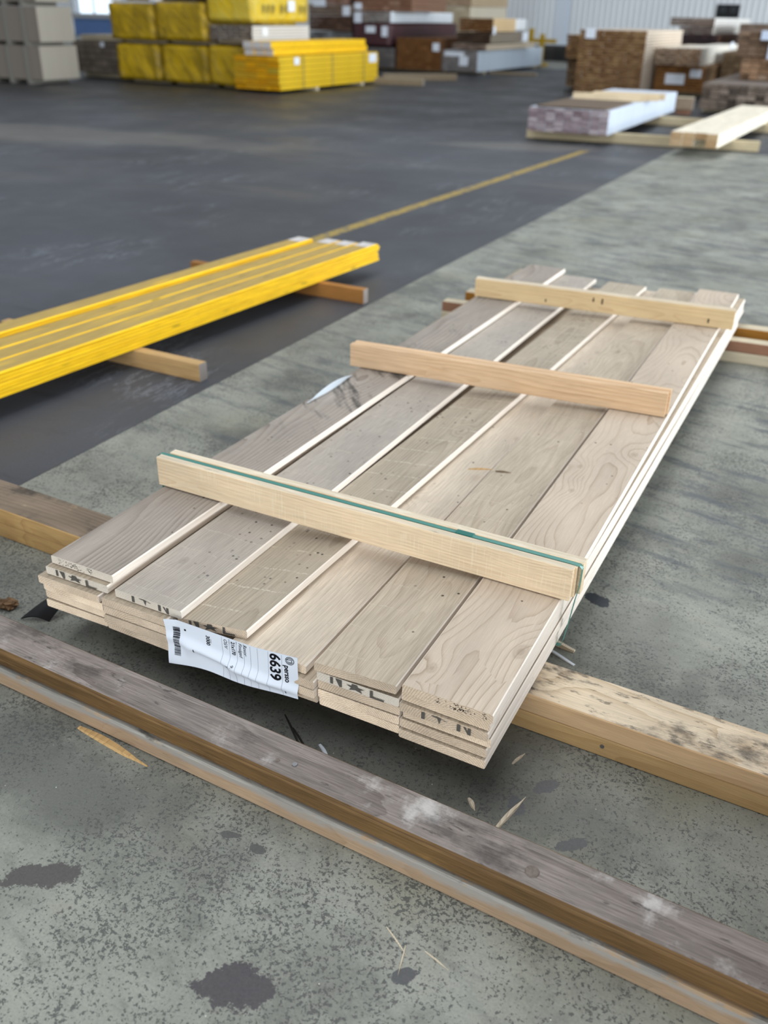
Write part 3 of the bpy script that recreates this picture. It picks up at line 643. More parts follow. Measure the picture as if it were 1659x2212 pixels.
# ------------------------------------------------------------------ litter
def splinter(label, a, b_, w, h, mat, z0=.0, bend=.1, name='splinter', cat='splinter', jag=0., tilt=0.):
    a = Vector((*a, 0)); b2 = Vector((*b_, 0)); L = (b2 - a).length; d = (b2 - a) / L; n = Vector((-d.y, d.x, 0)); secs = []; K = 7
    for i in range(K + 1):
        s = i / K; ww = w * (.12 + .88 * math.sin(min(1, s * 1.05 + .08) * math.pi) ** .6) if not jag else w * (.7 + .3 * math.sin(s * 3)); hh = h * (.3 + .7 * math.sin(max(.08, min(.95, s)) * math.pi))
        c = d * (s - .5) * L + n * bend * w * math.sin(s * 5); z = tilt * s
        secs.append([tuple(c + n * ww / 2 + Vector((0, 0, z))), tuple(c - n * ww / 2 + Vector((0, 0, z))), tuple(c - n * ww / 3 + Vector((0, 0, z + hh))), tuple(c + n * ww / 3 + Vector((0, 0, z + hh)))])
    mid = (a + b2) / 2; me = sweep(name, secs, [0] * 4, 0)
    o = link(name, me, [mat], None, (mid.x, mid.y, z0 + .0003)); tag(o, label, cat); return o
splinter('long orange splinter lying against the foreground beam', (-.775, -.188), (-.588, -.206), .017, .006, m_splint)
splinter('thin pale splinter standing on the floor beside the foreground beam', (.040, -.045), (.062, .055), .010, .004, m_splint2)
splinter('small pale splinter on the floor near the stack corner', (.012, .122), (.024, .160), .006, .003, m_splint2)
splinter('short brown chip on the floor by the upper foreground beam', (-.028, .004), (-.006, -.018), .010, .004, m_splint2)
splinter('broken pale stick poking out under the right side of the stack', (-.09, .530), (.016, .517), .014, .010, m_splint2, jag=1, name='broken_stick', cat='stick')
splinter('white plastic strip lying beside the scuffed support timber', (-.06, .505), (.030, .470), .010, .002, m_whitechip, jag=1, name='plastic_strip', cat='strip')
splinter('white sliver on the floor behind the foreground beam', (-.335, -.005), (-.300, -.030), .008, .003, m_whitechip, jag=1, name='plastic_sliver', cat='strip')
splinter('dark thin stalk on the floor below the paper label', (-.44, .035), (-.345, -.045), .005, .003, m_darkstick, name='stalk', cat='stalk')
splinter('second dark stalk beside the one below the label', (-.405, .010), (-.335, -.040), .004, .003, m_darkstick, name='stalk', cat='stalk')
for k, (x, y, dx, dy) in enumerate([(-.04, -.30, .05, -.03), (.0, -.315, .012, -.05), (.03, -.31, .045, -.012)]):
    splinter(['thin straw on the floor in front of the lower beam, left of three', 'upright straw in the middle of three by the beam', 'rightmost of three straws by the lower beam'][k], (x, y), (x + dx, y + dy), .0025, .002, m_splint2, name='straw', cat='straw')
zt5 = H0 + .0842
splinter('brown splinter lying across the third and second planks from the right', (-.405, .880), (-.345, .905), .008, .003, m_splint, z0=H0 + .106, tilt=.003)
splinter('darker sliver beside the splinter on the stack top', (-.338, .905), (-.298, .915), .006, .003, plain('grey_sliver', '7b6a55', .8), z0=H0 + .106)
# curled strip of clear-white plastic standing on the leftmost plank
secs = []
K = 10
for i in range(K + 1):
    s = i / K; h = .030 * math.sin(min(1., s * 1.25) * math.pi * .5 + .0) * (1 - s) ** .75 * 1.6 + .002
    c = Vector((-.985 + .010 * math.sin(s * 3), 1.02 + .27 * s, 0)); secs.append([tuple(c + Vector(p)) for p in [(0, 0, 0), (.0008, 0, 0), (.006 + .0008, 0, h), (.006, 0, h)]])
loc = Vector((-.985, 1.02, 0)); secs = [[tuple(Vector(p) - loc) for p in q_] for q_ in secs]
o = link('plastic_strip', sweep('plastic_strip', secs, [0] * 4, 0), [plain('bluish_white_film', 'dfeaf4', .3, .5)], None, (-.985, 1.02, H0 + .1268)); tag(o, 'bluish white film strip standing on edge on the leftmost plank', 'strip')
# black rubber flap on the floor by the left end of the stack
v = []; NU, NV = 8, 8
for j in range(NV + 1):
    t = j / NV
    for i in range(NU + 1):
        u = i / NU; L_ = Vector((-1.150, .018, .003)).lerp(Vector((-1.072, .125, .072)), t); R_ = Vector((-1.086, .044, .003)).lerp(Vector((-1.046, .145, .080)), t)
        p = L_.lerp(R_, u); p.z += .010 * math.sin(u * math.pi) * (1 - t * .5) + .004 * math.sin(t * 4); v.append(p)
f = [(j * (NU + 1) + i, j * (NU + 1) + i + 1, (j + 1) * (NU + 1) + i + 1, (j + 1) * (NU + 1) + i) for j in range(NV) for i in range(NU)]
n0 = len(v); v += [p - Vector((0, 0, .0025)) for p in v]; f += [tuple(n0 + k for k in reversed(q_)) for q_ in f]
loc = Vector((-1.1, .05, 0))
o = link('rubber_flap', mesh('rubber_flap', [p - loc for p in v], f, smooth=True), [m_black], None, loc); tag(o, 'black rubber flap on the floor by the left end of the stack', 'rubber flap')
# brown clod
bm = bmesh.new(); bmesh.ops.create_icosphere(bm, subdivisions=3, radius=.02); r_ = random.Random(4)
from mathutils import noise as mnoise
for vv in bm.verts:
    k = 1 + .5 * mnoise.noise(vv.co * 90) + .25 * mnoise.noise(vv.co * 220); vv.co = Vector((vv.co.x * 1.25 * k, vv.co.y * .9 * k, max(-.007, vv.co.z * .55 * k)))
me = bpy.data.meshes.new('clod'); bm.to_mesh(me); bm.free(); o = link('wood_clod', me, [m_clod], None, (-1.213, .045, .0072)); tag(o, 'lumpy brown wood crumb on the floor by the foreground beam', 'crumb')

# ------------------------------------------------------------------ packs in the background
def rough_ends(name, cols, side, scale=1., grain=True):
    """pack timber: colour picked per piece, soft grain"""
    b = NB(name); k = b.math('FRACT', b.math('MULTIPLY', b.rnd, 9.7)); a, c, d = cols
    col = b.mix(b.mrange(k, .0, .5, smooth=False), S(a), S(c)); col = b.mix(b.mrange(k, .5, 1., smooth=False), col, S(d))
    col = b.bright(col, b.mrange(b.noise(b.obj, 18., 4., .6), .25, .75, .78, 1.2)); return b.out(col, .8, .2)
_pm = {}
def plank_pack(name, label, cat, x0, x1, y0, L, z0, z1, nc, nr, m_endp, m_sidep, skids=(), jit=.01, tags=(), strap=None, group=None, m_toplid=None, fill=.93, part='plank', tag_side='front', skid_h=None):
    root = empty(name, ((x0 + x1) / 2, y0, 0.)); tag(root, label, cat, group)
    w, h = (x1 - x0) / nc, (z1 - z0) / nr; r_ = random.Random(hash_(label))
    gx = min(.004, w * .06); gz = min(.007, h * .14); me = mesh('pack_plank', *pack_bar(w - gx, h - gz, L)); me.materials.append(m_sidep); me.materials.append(m_endp)
    X = -(x1 - x0) / 2
    for i in range(nc):
        for j in range(nr):
            o = link(part, me, (), root, (X + (i + .5) * w + r_.uniform(-.4, .4) * gx, r_.uniform(-jit, jit), z0 + j * h + .001))
    core = None
    sh = skid_h or z0
    for sy_ in skids:
        link('skid', box_mesh('skid', X - .01, -X + .01, sy_ - .045, sy_ + .045, z0 - sh, z0 - .002), [m_pale_t], root)
    for (u, vv, tw, th, side) in tags:
        z = z0 + (z1 - z0) * vv
        if side == 'front': link('paper_tag', box_mesh('paper_tag', X + (x1 - x0) * u - tw / 2, X + (x1 - x0) * u + tw / 2, -jit - .006, -jit - .003, z - th / 2, z + th / 2), [m_paper], root)
        else: link('paper_tag', box_mesh('paper_tag', -X + .006, -X + .009, L * u - tw / 2, L * u + tw / 2, z - th / 2, z + th / 2), [m_paper], root)
    if strap:
        ms, pos = strap
        for p in pos:
            t_ = .004; w2 = .018
            bm = bmesh.new()
            for (a0, a1, b0, b1) in [(X - t_, -X + t_, z1 + .001, z1 + .001 + t_), (X - t_ * 1.5, X - t_ * .5, z0 - .001, z1 + t_), (-X + t_ * .5, -X + t_ * 1.5, z0 - .001, z1 + t_)]:
                r__ = bmesh.ops.create_cube(bm, size=1)
                for q_ in r__['verts']: q_.co = Vector((a0 if q_.co.x < 0 else a1, p - w2 if q_.co.y < 0 else p + w2, b0 if q_.co.z < 0 else b1))
            me2 = bpy.data.meshes.new('strap'); bm.to_mesh(me2); bm.free(); link('strap', me2, [ms], root)
    return root
def hash_(s): return sum((i + 1) * ord(c) for i, c in enumerate(s)) % 100003
def pack_bar(w, h, L):
    v = [(-w / 2, 0, 0), (w / 2, 0, 0), (w / 2, 0, h), (-w / 2, 0, h), (-w / 2, L, 0), (w / 2, L, 0), (w / 2, L, h), (-w / 2, L, h)]
    return v, [(0, 1, 2, 3), (5, 4, 7, 6), (0, 4, 5, 1), (1, 5, 6, 2), (2, 6, 7, 3), (3, 7, 4, 0)], [1, 1, 0, 0, 0, 0]
def wrap_mat(name, col, dark, rough=.35, wr=9., light=None):
    b = NB(name); x, y, z = b.xyz(b.obj); v = b.comb(b.math('MULTIPLY_ADD', z, .8, b.math('MULTIPLY', x, 1.)), b.math('MULTIPLY', y, 1.), b.math('MULTIPLY', z, .55))
    n = b.noise(v, wr, 5., .6, 1.2); c = b.mix(b.mrange(n, .35, .7), S(col), S(dark))
    if light:
        sp_ = b.noise(b.comb(x, y, b.math('MULTIPLY', z, .6)), 7., 3., .6); c = b.mix(b.mrange(sp_, .66, .74, 0., .75), c, S(light))
    b.bump(n, .9, .05); return b.out(c, rough, .5)
def wrapped_pack(name, label, x0, x1, y0, L, z0, z1, mat, skids=(), skid_h=None, wr=.02, prints=None, tags=(), cat='pack', group=None, bands=None, seed=1):
    root = empty(name, ((x0 + x1) / 2, y0, 0.)); tag(root, label, cat, group); X = (x1 - x0) / 2
    bm = bmesh.new(); bmesh.ops.create_cube(bm, size=1)
    for v_ in bm.verts: v_.co = Vector((v_.co.x * 2 * X, (v_.co.y + .5) * L, z0 + (v_.co.z + .5) * (z1 - z0)))
    bmesh.ops.bevel(bm, geom=bm.edges[:], offset=.025, segments=2, affect='EDGES')
    bmesh.ops.subdivide_edges(bm, edges=[e for e in bm.edges if e.calc_length() > .2], cuts=13, use_grid_fill=True)
    for v_ in bm.verts:
        nrm = mnoise.noise_vector(Vector((v_.co.x * 3 + seed * 7, v_.co.y * 3, v_.co.z * 2.2 + v_.co.x * 2))) * wr
        v_.co += Vector((nrm.x * .5, min(nrm.y, wr * .6), nrm.z * .35))
    me = bpy.data.meshes.new('wrapping'); bm.to_mesh(me); bm.free(); me.polygons.foreach_set('use_smooth', [True] * len(me.polygons))
    link('wrapping', me, [mat], root)
    sh = skid_h or z0
    for sy_ in skids: link('skid', box_mesh('skid', -X + .05, X - .05, sy_ - .05, sy_ + .05, z0 - sh, z0 + .004), [m_pale_t], root)
    for (u, vv, tw, th, side) in tags:
        z = z0 + (z1 - z0) * vv
        if side == 'front': link('paper_tag', box_mesh('paper_tag', -X + 2 * X * u - tw / 2, -X + 2 * X * u + tw / 2, -wr - .008, -wr - .004, z - th / 2, z + th / 2), [m_paper], root)
        else: link('paper_tag', box_mesh('paper_tag', X + wr, X + wr + .004, L * u - tw / 2, L * u + tw / 2, z - th / 2, z + th / 2), [m_paper], root)
    return root

# beige board packs with upright cover strips, far left
m_beige = plain('beige_board_edges', '8f857b', .8, .2, var=.06, scale=14)
m_beige2 = plain('beige_board_side', 'a7a195', .8, .2, var=.04, scale=14)
m_strip = plain('grey_cover_strip', '8b8880', .8, .2)
def board_pack(label, x0, x1, y0, L, z0, z1, skid):
    root = empty('board_pack', ((x0 + x1) / 2, y0, 0.)); tag(root, label, 'pack', 'beige board packs'); X = (x1 - x0) / 2; n = 14; h = (z1 - z0) / n
    me = box_mesh('board', -X, X, 0, L, 0, h - .001); me.materials.append(m_beige2); me.materials.append(m_beige)
    for p in me.polygons:
        if p.normal.y < -.9: p.material_index = 1
    for j in range(n): link('board', me, (), root, (0, 0, z0 + j * h))
    for u in (X - 1.23, X - .77, X - .34):
        link('cover_strip', box_mesh('cover_strip', u - .04, u + .04, -.012, -.001, z0 - skid + .002, z1), [m_strip], root)
        link('skid', box_mesh('skid', u - .045, u + .045, 0, L, z0 - skid, z0 - .001), [m_strip], root)
board_pack('lowest beige board pack at the left edge', -14.6, -13.05, 11.9, .90, .075, .61, .074)
board_pack('middle beige board pack at the left edge, second from the floor', -14.6, -12.99, 11.9, .83, .675, 1.215, .062)
board_pack('uppermost beige board pack at the left edge, cut by the frame', -14.6, -12.97, 11.9, .78, 1.29, 1.80, .072)
m_brgrey = rough_ends('dull_brown_ends', ('7a6f63', '6a6058', '877b6e'), None)
plank_pack('timber_pack', 'dull grey-brown timber pack between beige and yellow packs', 'pack', -14.2, -12.95, 13.9, 3., .10, .66, 9, 5, m_brgrey, m_brgrey, (.3, 2.6), tags=((.62, .88, .10, .09, 'front'),))
plank_pack('timber_pack', 'thin pale timber layer on the grey-brown pack', 'pack', -14.0, -12.95, 13.95, 3., .665, .76, 8, 2, m_pale_t, m_pale_t)

# yellow wrapped packs
m_ywrap = wrap_mat('yellow_wrapping', 'c9a400', '8f7500', .32, 6., 'd8c27a')
m_ywrap2 = wrap_mat('yellow_printed_wrapping', 'e2bd0e', 'd9c24e', .3, 6., 'eadf9a')
GY = 'yellow wrapped packs'
wrapped_pack('wrapped_pack', 'yellow wrapped pack at floor level beside the grey-brown pack', -12.60, -11.65, 13.35, 3., .06, .645, m_ywrap, (.4, 2.4), seed=1, group=GY, wr=.035)
wrapped_pack('wrapped_pack', 'yellow wrapped pack at floor level in the middle of its row', -11.57, -10.57, 13.35, 3., .05, .655, m_ywrap, (.4, 2.4), seed=2, group=GY, wr=.035)
wrapped_pack('wrapped_pack', 'yellow wrapped pack at floor level behind the yellow beams', -10.50, -9.76, 13.35, 3., .05, .675, m_ywrap, (.4, 2.4), seed=3, group=GY, wr=.035)
wrapped_pack('wrapped_pack', 'upper yellow wrapped pack nearest the bright window', -12.68, -11.67, 13.33, 3., .72, 1.30, m_ywrap, (.4, 2.4), .055, seed=4, group=GY, wr=.035)
wrapped_pack('wrapped_pack', 'upper yellow wrapped pack in the middle of its row', -11.60, -10.54, 13.33, 3., .73, 1.325, m_ywrap, (.4, 2.4), .055, seed=5, group=GY, wr=.035)
plank_pack('timber_pack', 'bare brown timber pack with white side under the printed yellow pack', 'pack', -10.46, -9.56, 13.35, 1.85, .765, 1.0, 8, 5, m_brgrey, plain('white_pack_side', 'cfcdca', .6, var=.05), (.3, 1.5), .01, skid_h=.06, tags=((.2, .6, .16, .12, 'side'),))
yp = wrapped_pack('wrapped_pack', 'upper yellow pack with dark lettering and a white tag on its side', -10.48, -9.54, 13.34, 1.82, 1.05, 1.66, m_ywrap2, (), seed=6, group=GY, tags=((.66, .42, .22, .17, 'side'),), wr=.02)
r_ = random.Random(31); pol = []
yy = .28
for k in range(7):
    wdt = r_.uniform(.07, .12); pol.append([(yy, 1.18), (yy + wdt * .35, 1.18), (yy + wdt * .35, 1.26), (yy + wdt, 1.19), (yy + wdt, 1.30), (yy + wdt * .5, 1.33), (yy, 1.30)]); yy += wdt + .07
    if k in (2, 4): yy += .12 if k == 2 else .30
mfp = plain('faded_print', '8a7d3c', .6)
for p_ in pol: link('print_mark', poly_mesh('print_mark', [p_], lambda a, z: (.47 + .0235, a, z)), [mfp], yp)
wrapped_pack('wrapped_pack', 'yellow wrapped pack in the third tier, cut by the top frame edge', -12.50, -11.75, 13.6, 2.8, 1.345, 1.9, m_ywrap, (), seed=8, group=GY)
o = wrapped_pack('wrapped_pack', 'brown pack in the third tier, cut by the top frame edge', -11.5, -10.6, 13.6, 2.8, 1.365, 1.9, wrap_mat('brown_wrap', '7a6648', '5c4b34', .6), (), seed=9)
for (x_, y_) in ((-12.60, 13.34), (-11.63, 13.29)):
    o = link('foam_block', box_mesh('foam_block', -.07, .07, 0, .2, 0, .05, .01), [plain('white_foam', 'e8e8ea', .7)], None, (x_, y_ + .02, 1.332)); tag(o, 'white foam block on the yellow pack nearest the window' if x_ < -12 else 'white foam block at the gap between two upper yellow packs', 'foam block')

# bright yellow beams
m_yb = rough_ends('orange_yellow_ends', ('e0a412', 'c98a06', 'b79a2a'), None)
m_ybs = plain('yellow_beam_side', 'dcb51d', .42, .5, var=.08, scale=3)
m_str = plain('grey_strap', '9b8c4a', .5)
plank_pack('beam_bundle', 'strapped bundle of bright yellow beams on skids', 'bundle', -9.69, -8.78, 12.95, 3.55, .055, .565, 4, 6, m_yb, m_ybs, (1.2, 2.9), .03, tags=((.15, .85, .16, .11, 'side'), (.93, .80, .30, .15, 'side')), strap=(m_str, (.75, 1.75, 2.95)), part='beam', fill=.95)
plank_pack('beam_bundle', 'loose yellow beams lying on top of the strapped yellow bundle', 'bundle', -9.50, -8.96, 13.0, 3.3, .572, .785, 3, 2, m_yel_tip, m_yel_side, (), .06, part='beam', fill=.97)

# brown, maroon and grey packs further back
def pk(label, x0, x1, y0, L, z0, z1, ends, side, nc=8, nr=5, tags=(), skids=(), skid_h=None, name='timber_pack'):
    me_ = rough_ends('ends_' + ends[0], ends, None) if isinstance(ends, tuple) else ends
    ms_ = plain('side_' + side, side, .75, .2, var=.08, scale=6) if isinstance(side, str) else side
    return plank_pack(name, label, 'pack', x0, x1, y0, L, z0, z1, nc, nr, me_, ms_, skids, .008, tags, skid_h=skid_h)
pk('dark grey timber pack on the floor below the maroon pack', -11.45, -10.47, 20.6, 3.6, .08, .50, ('6d6866', '5f5b5b', '77716e'), '67625f', 8, 4, skids=(.4, 3.))
wrapped_pack('wrapped_pack', 'maroon wrapped pack with two yellowish tags on its front', -11.62, -10.62, 20.6, 4.1, .52, 1.015, plain('maroon_wrap', '4a2a2e', .5, .4, var=.12, scale=2), (), seed=12, wr=.008, tags=((.50, .72, .26, .14, 'front'), (.88, .65, .16, .22, 'front')))
pk('grey and white timber pack on top of the maroon pack', -11.52, -10.60, 20.6, 3.7, 1.03, 1.26, ('8f857f', '7d7570', 'a39a94'), 'dfe6ec', 8, 4, tags=((.06, .4, .2, .22, 'front'),))
pk('dark brown timber pack left of the maroon pack, lower of two', -12.84, -11.66, 20.6, 3.6, .82, 1.14, ('5a4337', '4b362b', '6a5346'), '5c4639', 9, 4)
pk('brown timber pack with a white tag left of the maroon pack, upper of two', -12.84, -11.70, 20.6, 3.6, 1.145, 1.385, ('745c4c', '65503f', '826a58'), '6f5a49', 9, 3, tags=((.93, .45, .2, .2, 'front'),))
pk('grey timber pack low behind the loose yellow beams', -12.84, -11.66, 20.6, 3.6, .09, .80, ('6b6a6a', '585757', '8d9094'), '77787a', 9, 7, skids=(.4, 3.))
pk('reddish brown pack at the top edge above the brown timber', -12.7, -11.85, 20.6, 3.4, 1.39, 1.68, ('8b6a58', '7c5d4c', '95786a'), '84675a', 7, 3, tags=((.2, .1, .35, .16, 'front'),))
pk('reddish brown pack at the top edge above the grey and white pack', -11.66, -10.15, 20.8, 2., 1.27, 1.72, ('86624f', '76543f', '957562'), '7d5f4d', 10, 4, tags=((.06, .2, .2, .14, 'front'),))
pk('brown timber pack on the floor with a small round-looking white tag', -10.41, -9.27, 20.6, 3.6, .06, .73, ('7a532f', '6a4625', '855d38'), '63442a', 10, 8, tags=((.90, .73, .17, .17, 'front'),), skids=(.4, 3.))
pk('tan timber pack at the top edge, upper of two right of the column', -12.27, -11.02, 26.6, 3., 1.44, 1.80, ('b0977c', 'a38a6f', 'b9a186'), 'b5a084', 8, 3)
pk('pale timber pack right of the column, lower of two', -12.25, -11.05, 26.6, 3., .0, 1.43, ('c0b094', 'b5a488', 'cabca2'), 'cfc5b0', 8, 12)
pk('white-sided timber pack with grey ends on floor timbers', -9.27, -8.37, 20.7, 4.7, .06, .50, ('8b8480', '77706e', '9b9592'), 'd3e0ee', 9, 8, tags=((.35, .82, .5, .09, 'front'), (.62, .5, .22, .2, 'front')), skids=(.5, 4.2))
pk('thin pale timber layer on the white-sided pack', -9.03, -8.17, 20.7, 3.4, .52, .645, ('7d6a5f', '6f5e54', '8b786b'), 'cbbca6', 8, 2)
pk('dark brown timber pack with a white tag above the thin pale layer', -8.92, -8.08, 20.7, 2.6, .665, .885, ('463529', '3a2b21', '524033'), '8a7f71', 8, 4, tags=((.9, .5, .4, .2, 'side'),))
pk('brown-ended pale timber pack, topmost above the white-sided pack', -8.87, -8.04, 20.7, 1.5, .90, 1.17, ('6f4a2a', '614023', '7b5531'), 'd2b58b', 8, 5, tags=((.05, .1, .14, .16, 'side'),))
wrapped_pack('wrapped_pack', 'white film-wrapped end behind the topmost brown-ended pack', -8.80, -8.03, 22.25, .7, .90, 1.16, plain('white_film', 'dcdfe0', .4), (), seed=15)
o = timber('loose_timber', (-9.15, 17.45), (-7.93, 18.50), .12, .12, [m_pale_t, plain('dull_timber', '8c7d68', .8, var=.1), m_greyend], .001); tag(o, 'long floor timber beside the yellow beams, the farther of two', 'timber')
o = timber('loose_timber', (-8.95, 16.35), (-7.80, 16.50), .11, .11, [m_pale_t, bpy.data.materials['dull_timber'], m_greyend], .001); tag(o, 'shorter floor timber beside the yellow beams, the nearer of two', 'timber')
o = timber('loose_timber', (-8.30, 21.3), (-7.15, 21.38), .10, .055, [m_pale_t, bpy.data.materials['dull_timber'], m_greyend], .001); tag(o, 'floor timber under the white-sided pack', 'timber')
# things against the wall
o = empty('steel_rack', (-8.75, 26.0, 0)); tag(o, 'yellow steel rack foot in front of the corrugated wall', 'rack'); my = plain('rack_yellow', 'b08f14', .5, .4)
for dx in (-.2, .12): link('upright', box_mesh('upright', dx - .04, dx + .08, -.05, .05, 0, .93 if dx < 0 else .80), [my], o)
link('brace', box_mesh('brace', -.2, .55, -.03, .03, .58, .68), [my], o); link('foot', box_mesh('foot', -.3, .3, -.2, .2, 0, .08), [my], o)
pk('low dark timber heap at the foot of the corrugated wall', -10.2, -7.9, 29.5, 1.5, .0, .42, ('2f2f31', '3b3a3a', '4a4644'), '343436', 8, 3)
o = empty('crate', (-8.55, 28.9, 0)); tag(o, 'small red and white crate by the dark heap', 'crate')
link('body', box_mesh('body', -.17, .17, 0, .3, .2, .33), [plain('crate_white', 'b9b6b4', .6)], o); link('lid', box_mesh('lid', -.15, .15, 0, .3, .33, .46, .01), [plain('crate_red', 'b3202c', .5)], o); link('foot', box_mesh('foot', -.15, .15, 0, .3, 0, .2), [plain('crate_dark', '3a3838', .7)], o)
o = empty('wall_sign', (-5.34, WY - .06, 1.30)); tag(o, 'black board with two pale ring shapes on the corrugated wall', 'sign')
link('board', box_mesh('board', -.38, .38, -.02, .015, 0, .40, .004), [plain('sign_black', '1d1e20', .6)], o)
for sx in (-.17, .17): link('ring', poly_mesh('ring', arc(0, 0, .06, .085, 0, 6.2832, 20), lambda a, b, sx=sx: (sx + a * LW, -.024, .25 + b * LH)), [plain('sign_grey', '55585a', .7)], o)

# right-hand packs
e_brick = ('8d6d4a', '745539', '9c7c56')
plank_pack('timber_pack', 'tall brown timber pack with brick-like plank ends and white tag', 'pack', -4.79, -3.61, 16.5, 3.1, .05, 1.05, 11, 21, rough_ends('brick_ends', e_brick, None), plain('pale_sides', 'd9c9b6', .7, var=.08, scale=5), (.4, 2.6), .02, tags=((.17, .94, .18, .16, 'front'),), fill=.91)
plank_pack('timber_pack', 'narrow brown timber pack behind the left edge of the tall pack', 'pack', -5.35, -4.85, 17.6, 3., .55, .95, 5, 8, rough_ends('brick_ends_b', e_brick, None), bpy.data.materials['pale_sides'], (), .02)
plank_pack('timber_pack', 'low brown pack carrying the narrow timber pack', 'pack', -5.35, -4.85, 17.8, 3., .05, .54, 5, 8, rough_ends('brick_ends_c', ('6f5a43', '5d4a37', '7d674e'), None), bpy.data.materials['pale_sides'], (.4, 2.6), .02)
plank_pack('timber_pack', 'brown timber pack with two white tags on its front', 'pack', -3.55, -2.68, 17.3, 3.2, .08, .50, 7, 9, rough_ends('brown_ends_d', ('8f643a', '7e5630', '9c7146'), None), plain('brown_side_d', '8b6d4c', .7, var=.08, scale=5), (.4, 2.6), .01, tags=((.42, .50, .34, .17, 'front'), (.82, .74, .20, .13, 'front')), fill=.97)
plank_pack('timber_pack', 'mottled bundle of small timber ends on the twice-tagged brown pack', 'pack', -3.56, -3.20, 17.2, 3., .515, .79, 6, 6, rough_ends('mottled_ends', ('a58f7c', '7f6a59', 'b8a28e'), None), plain('cream_side', 'e3d9c8', .7, var=.06, scale=5), (), .03, fill=.9)
plank_pack('timber_pack', 'cream-sided timber bundle with brown ends on top of the tagged pack', 'pack', -3.17, -2.76, 17.05, 4.2, .515, .80, 6, 7, rough_ends('mottled_ends_b', ('9c8069', '84684f', 'b39a82'), None), plain('white_cream_side', 'ece6da', .7, var=.05, scale=5), (), .03, fill=.92, tags=((.8, .95, .4, .12, 'side'),))
pk('pale-sided board pack, topmost at the wall below the black sign', -4.38, -3.43, 22, 5.5, 1.105, 1.27, ('7b6a5f', '6e5e54', '8a796e'), 'e6e2dc', 8, 3)
pk('second board pack below the pale-sided topmost one', -4.15, -3.44, 22, 4, .95, 1.10, ('6d605a', '5f534e', '7b6f68'), 'cfcac2', 7, 3)
pk('very dark board pack below the two pale-sided ones', -4.15, -3.30, 22, 4, .0, .945, ('33282a', '2b2224', '40302f'), '6a4c3c', 7, 12)
o = plank_pack('timber_pack', 'brown timber pack with a bluish white sheet hanging over its front', 'pack', -1.95, -.7, 15.4, 2.6, .754, 1.10, 8, 5, rough_ends('sheet_pack_ends', ('7d6654', '6b5645', '8d7663'), None), plain('sheet_pack_side', '7b6756', .8), (), .03)
m_sheet = plain('bluish_sheet', 'cfdcf2', .5, .4)
link('sheet', box_mesh('sheet', -.30, .60, -.05, -.045, .98, 1.108), [m_sheet], o); link('sheet', box_mesh('sheet', -.16, .60, -.056, -.051, .72, 1.0), [m_sheet], o)
plank_pack('timber_pack', 'brown log-like timber ends under the pack with the hanging sheet', 'pack', -1.85, -.6, 15.47, 3., .425, .748, 9, 4, rough_ends('log_ends', ('a5856a', '83664e', 'b8a08b'), None), plain('log_side', '94765a', .8), (), .05, fill=.88)
plank_pack('timber_pack', 'grey-brown weathered timber pack on the floor at right edge', 'pack', -2.17, -.5, 14.2, 3.4, .07, .418, 13, 5, rough_ends('weathered_ends', ('7d6f63', '62574f', '97897c'), None), plain('weathered_side', '7b7068', .8, var=.1), (.4, 2.8), .05, fill=.9)
pk('brown board pack behind the weathered timber and the tagged pack', -2.62, -1.95, 18.6, 3., .0, .72, ('7c6851', '6b5843', '8b775e'), '75624c', 6, 8)
pk('brown pack standing behind the pack with the hanging sheet', -2.9, -1.5, 22.0, 3., .0, 1.18, ('7a695c', '6a594d', '8b7b6e'), '7d6a5b', 8, 9)
o = timber('timber_block', (-2.46, 13.8), (-2.20, 13.83), .22, .16, [m_pale_t, plain('grey_block', '93826f', .8, var=.1), m_greyend], .07); tag(o, 'short grey timber block beside the weathered pack', 'timber')
o2 = timber('timber_block', (-2.44, 13.84), (-2.24, 13.85), .14, .068, [m_pale_t, m_brownt, m_brownt], .001); tag(o2, 'small dark block under the short grey timber block', 'timber')

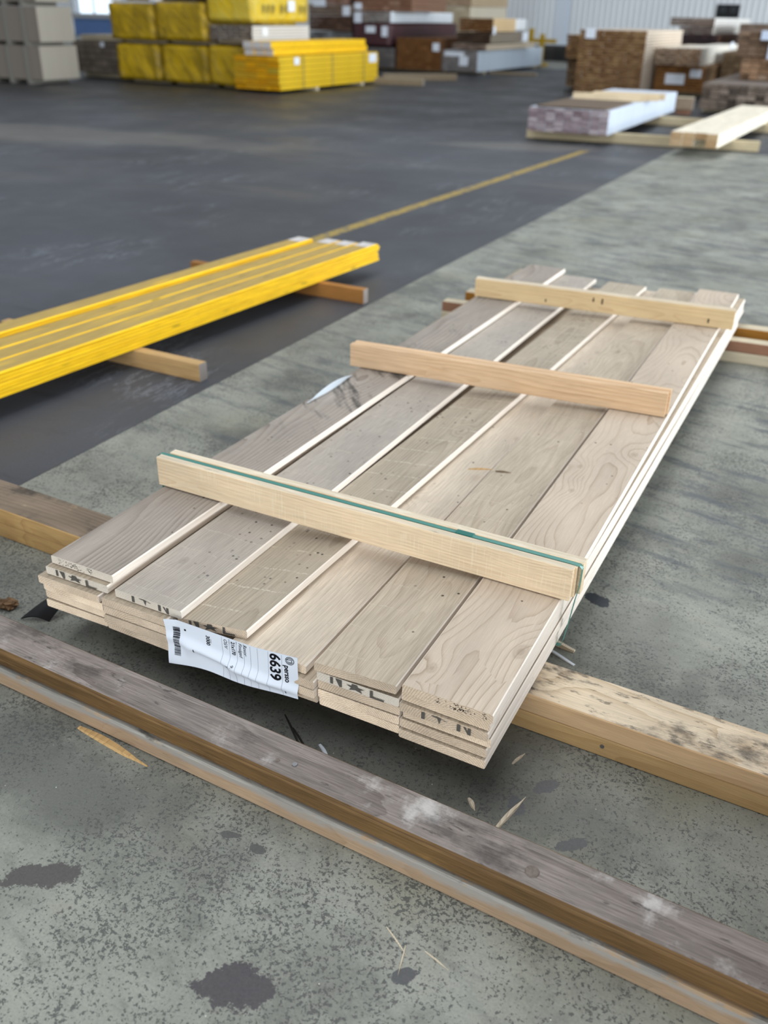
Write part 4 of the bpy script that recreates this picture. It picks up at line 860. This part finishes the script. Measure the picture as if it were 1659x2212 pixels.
# low pack with pinkish ends, pale loose planks, and the long floor timbers under them
m_pink = rough_ends('pinkish_ends', ('b29fa3', '8a767b', 'd0c4c6'), None)
plank_pack('timber_pack', 'low wide plank pack with pinkish mottled ends and bluish white side', 'pack', -3.22, -2.31, 9.45, 3.6, .106, .352, 9, 11, m_pink, plain('bluish_white_side', 'cdd6e4', .6, var=.05, scale=5), (), .012, fill=.9)
pk('brown board layer on the pinkish-ended pack', -3.15, -2.36, 9.5, 1.2, .356, .371, ('6b5a4a', '5c4d40', '78675a'), '6f6052', 6, 1)
for k, (a, b2, z) in enumerate([((-3.13, 10.80), (-2.28, 10.95), .354), ((-2.98, 11.20), (-2.12, 11.32), .354), ((-2.95, 11.0), (-2.16, 11.13), .354)]):
    o = timber('loose_batten', a, b2, .10, .07, [wood('cream_batten' + str(k), 'dcc7a5', 'c2a87f', knots=0, amount=.3)] * 3, z); tag(o, ['cream batten lying across the pinkish-ended pack, nearest', 'cream batten across the pinkish-ended pack, farthest back', 'cream batten between the two others on the pinkish-ended pack'][k], 'batten', 'cream battens on the pinkish-ended pack')
m_ct = wood('cream_timber', 'cdbd9b', 'b09c76', knots=.2, amount=.3)
for (a, b2, lab) in [((-3.30, 9.68), (-.78, 9.97), 'front long floor timber under the pinkish-ended pack and pale planks'), ((-3.1, 12.2), (-.3, 12.0), 'rear long floor timber under the pinkish-ended pack and pale planks')]:
    o = timber('floor_timber', a, b2, .10, .100, [m_ct, m_ct, m_ct], .002); tag(o, lab, 'timber', 'long floor timbers')
m_cream = wood('cream_plank', 'ece3d0', 'd6c6a8', knots=.2, amount=.3, tint=.03); m_cend = rough_ends('cream_plank_ends', ('c7a982', 'a98660', 'd3ba97'), None)
for i in range(4):
    for j in range(2):
        if j == 0 and i == 2: continue
        x = -1.56 + i * .118; sk = .02
        o = plank('pale_plank', x, x + .114, x + .14, x + .254, 9.08 + .02 * ((i * 7 + j * 3) % 3), 13.0, (.104 + j * .066,) * 4, .064, [m_cream, m_cream, m_cend], seed=i + 5 * j)
        tag(o, f"cream white plank, {['first', 'second', 'third', 'fourth'][i]} from the left in the {'lower' if j == 0 else 'upper'} layer of the pale pile", 'plank', 'cream planks on the floor timbers')
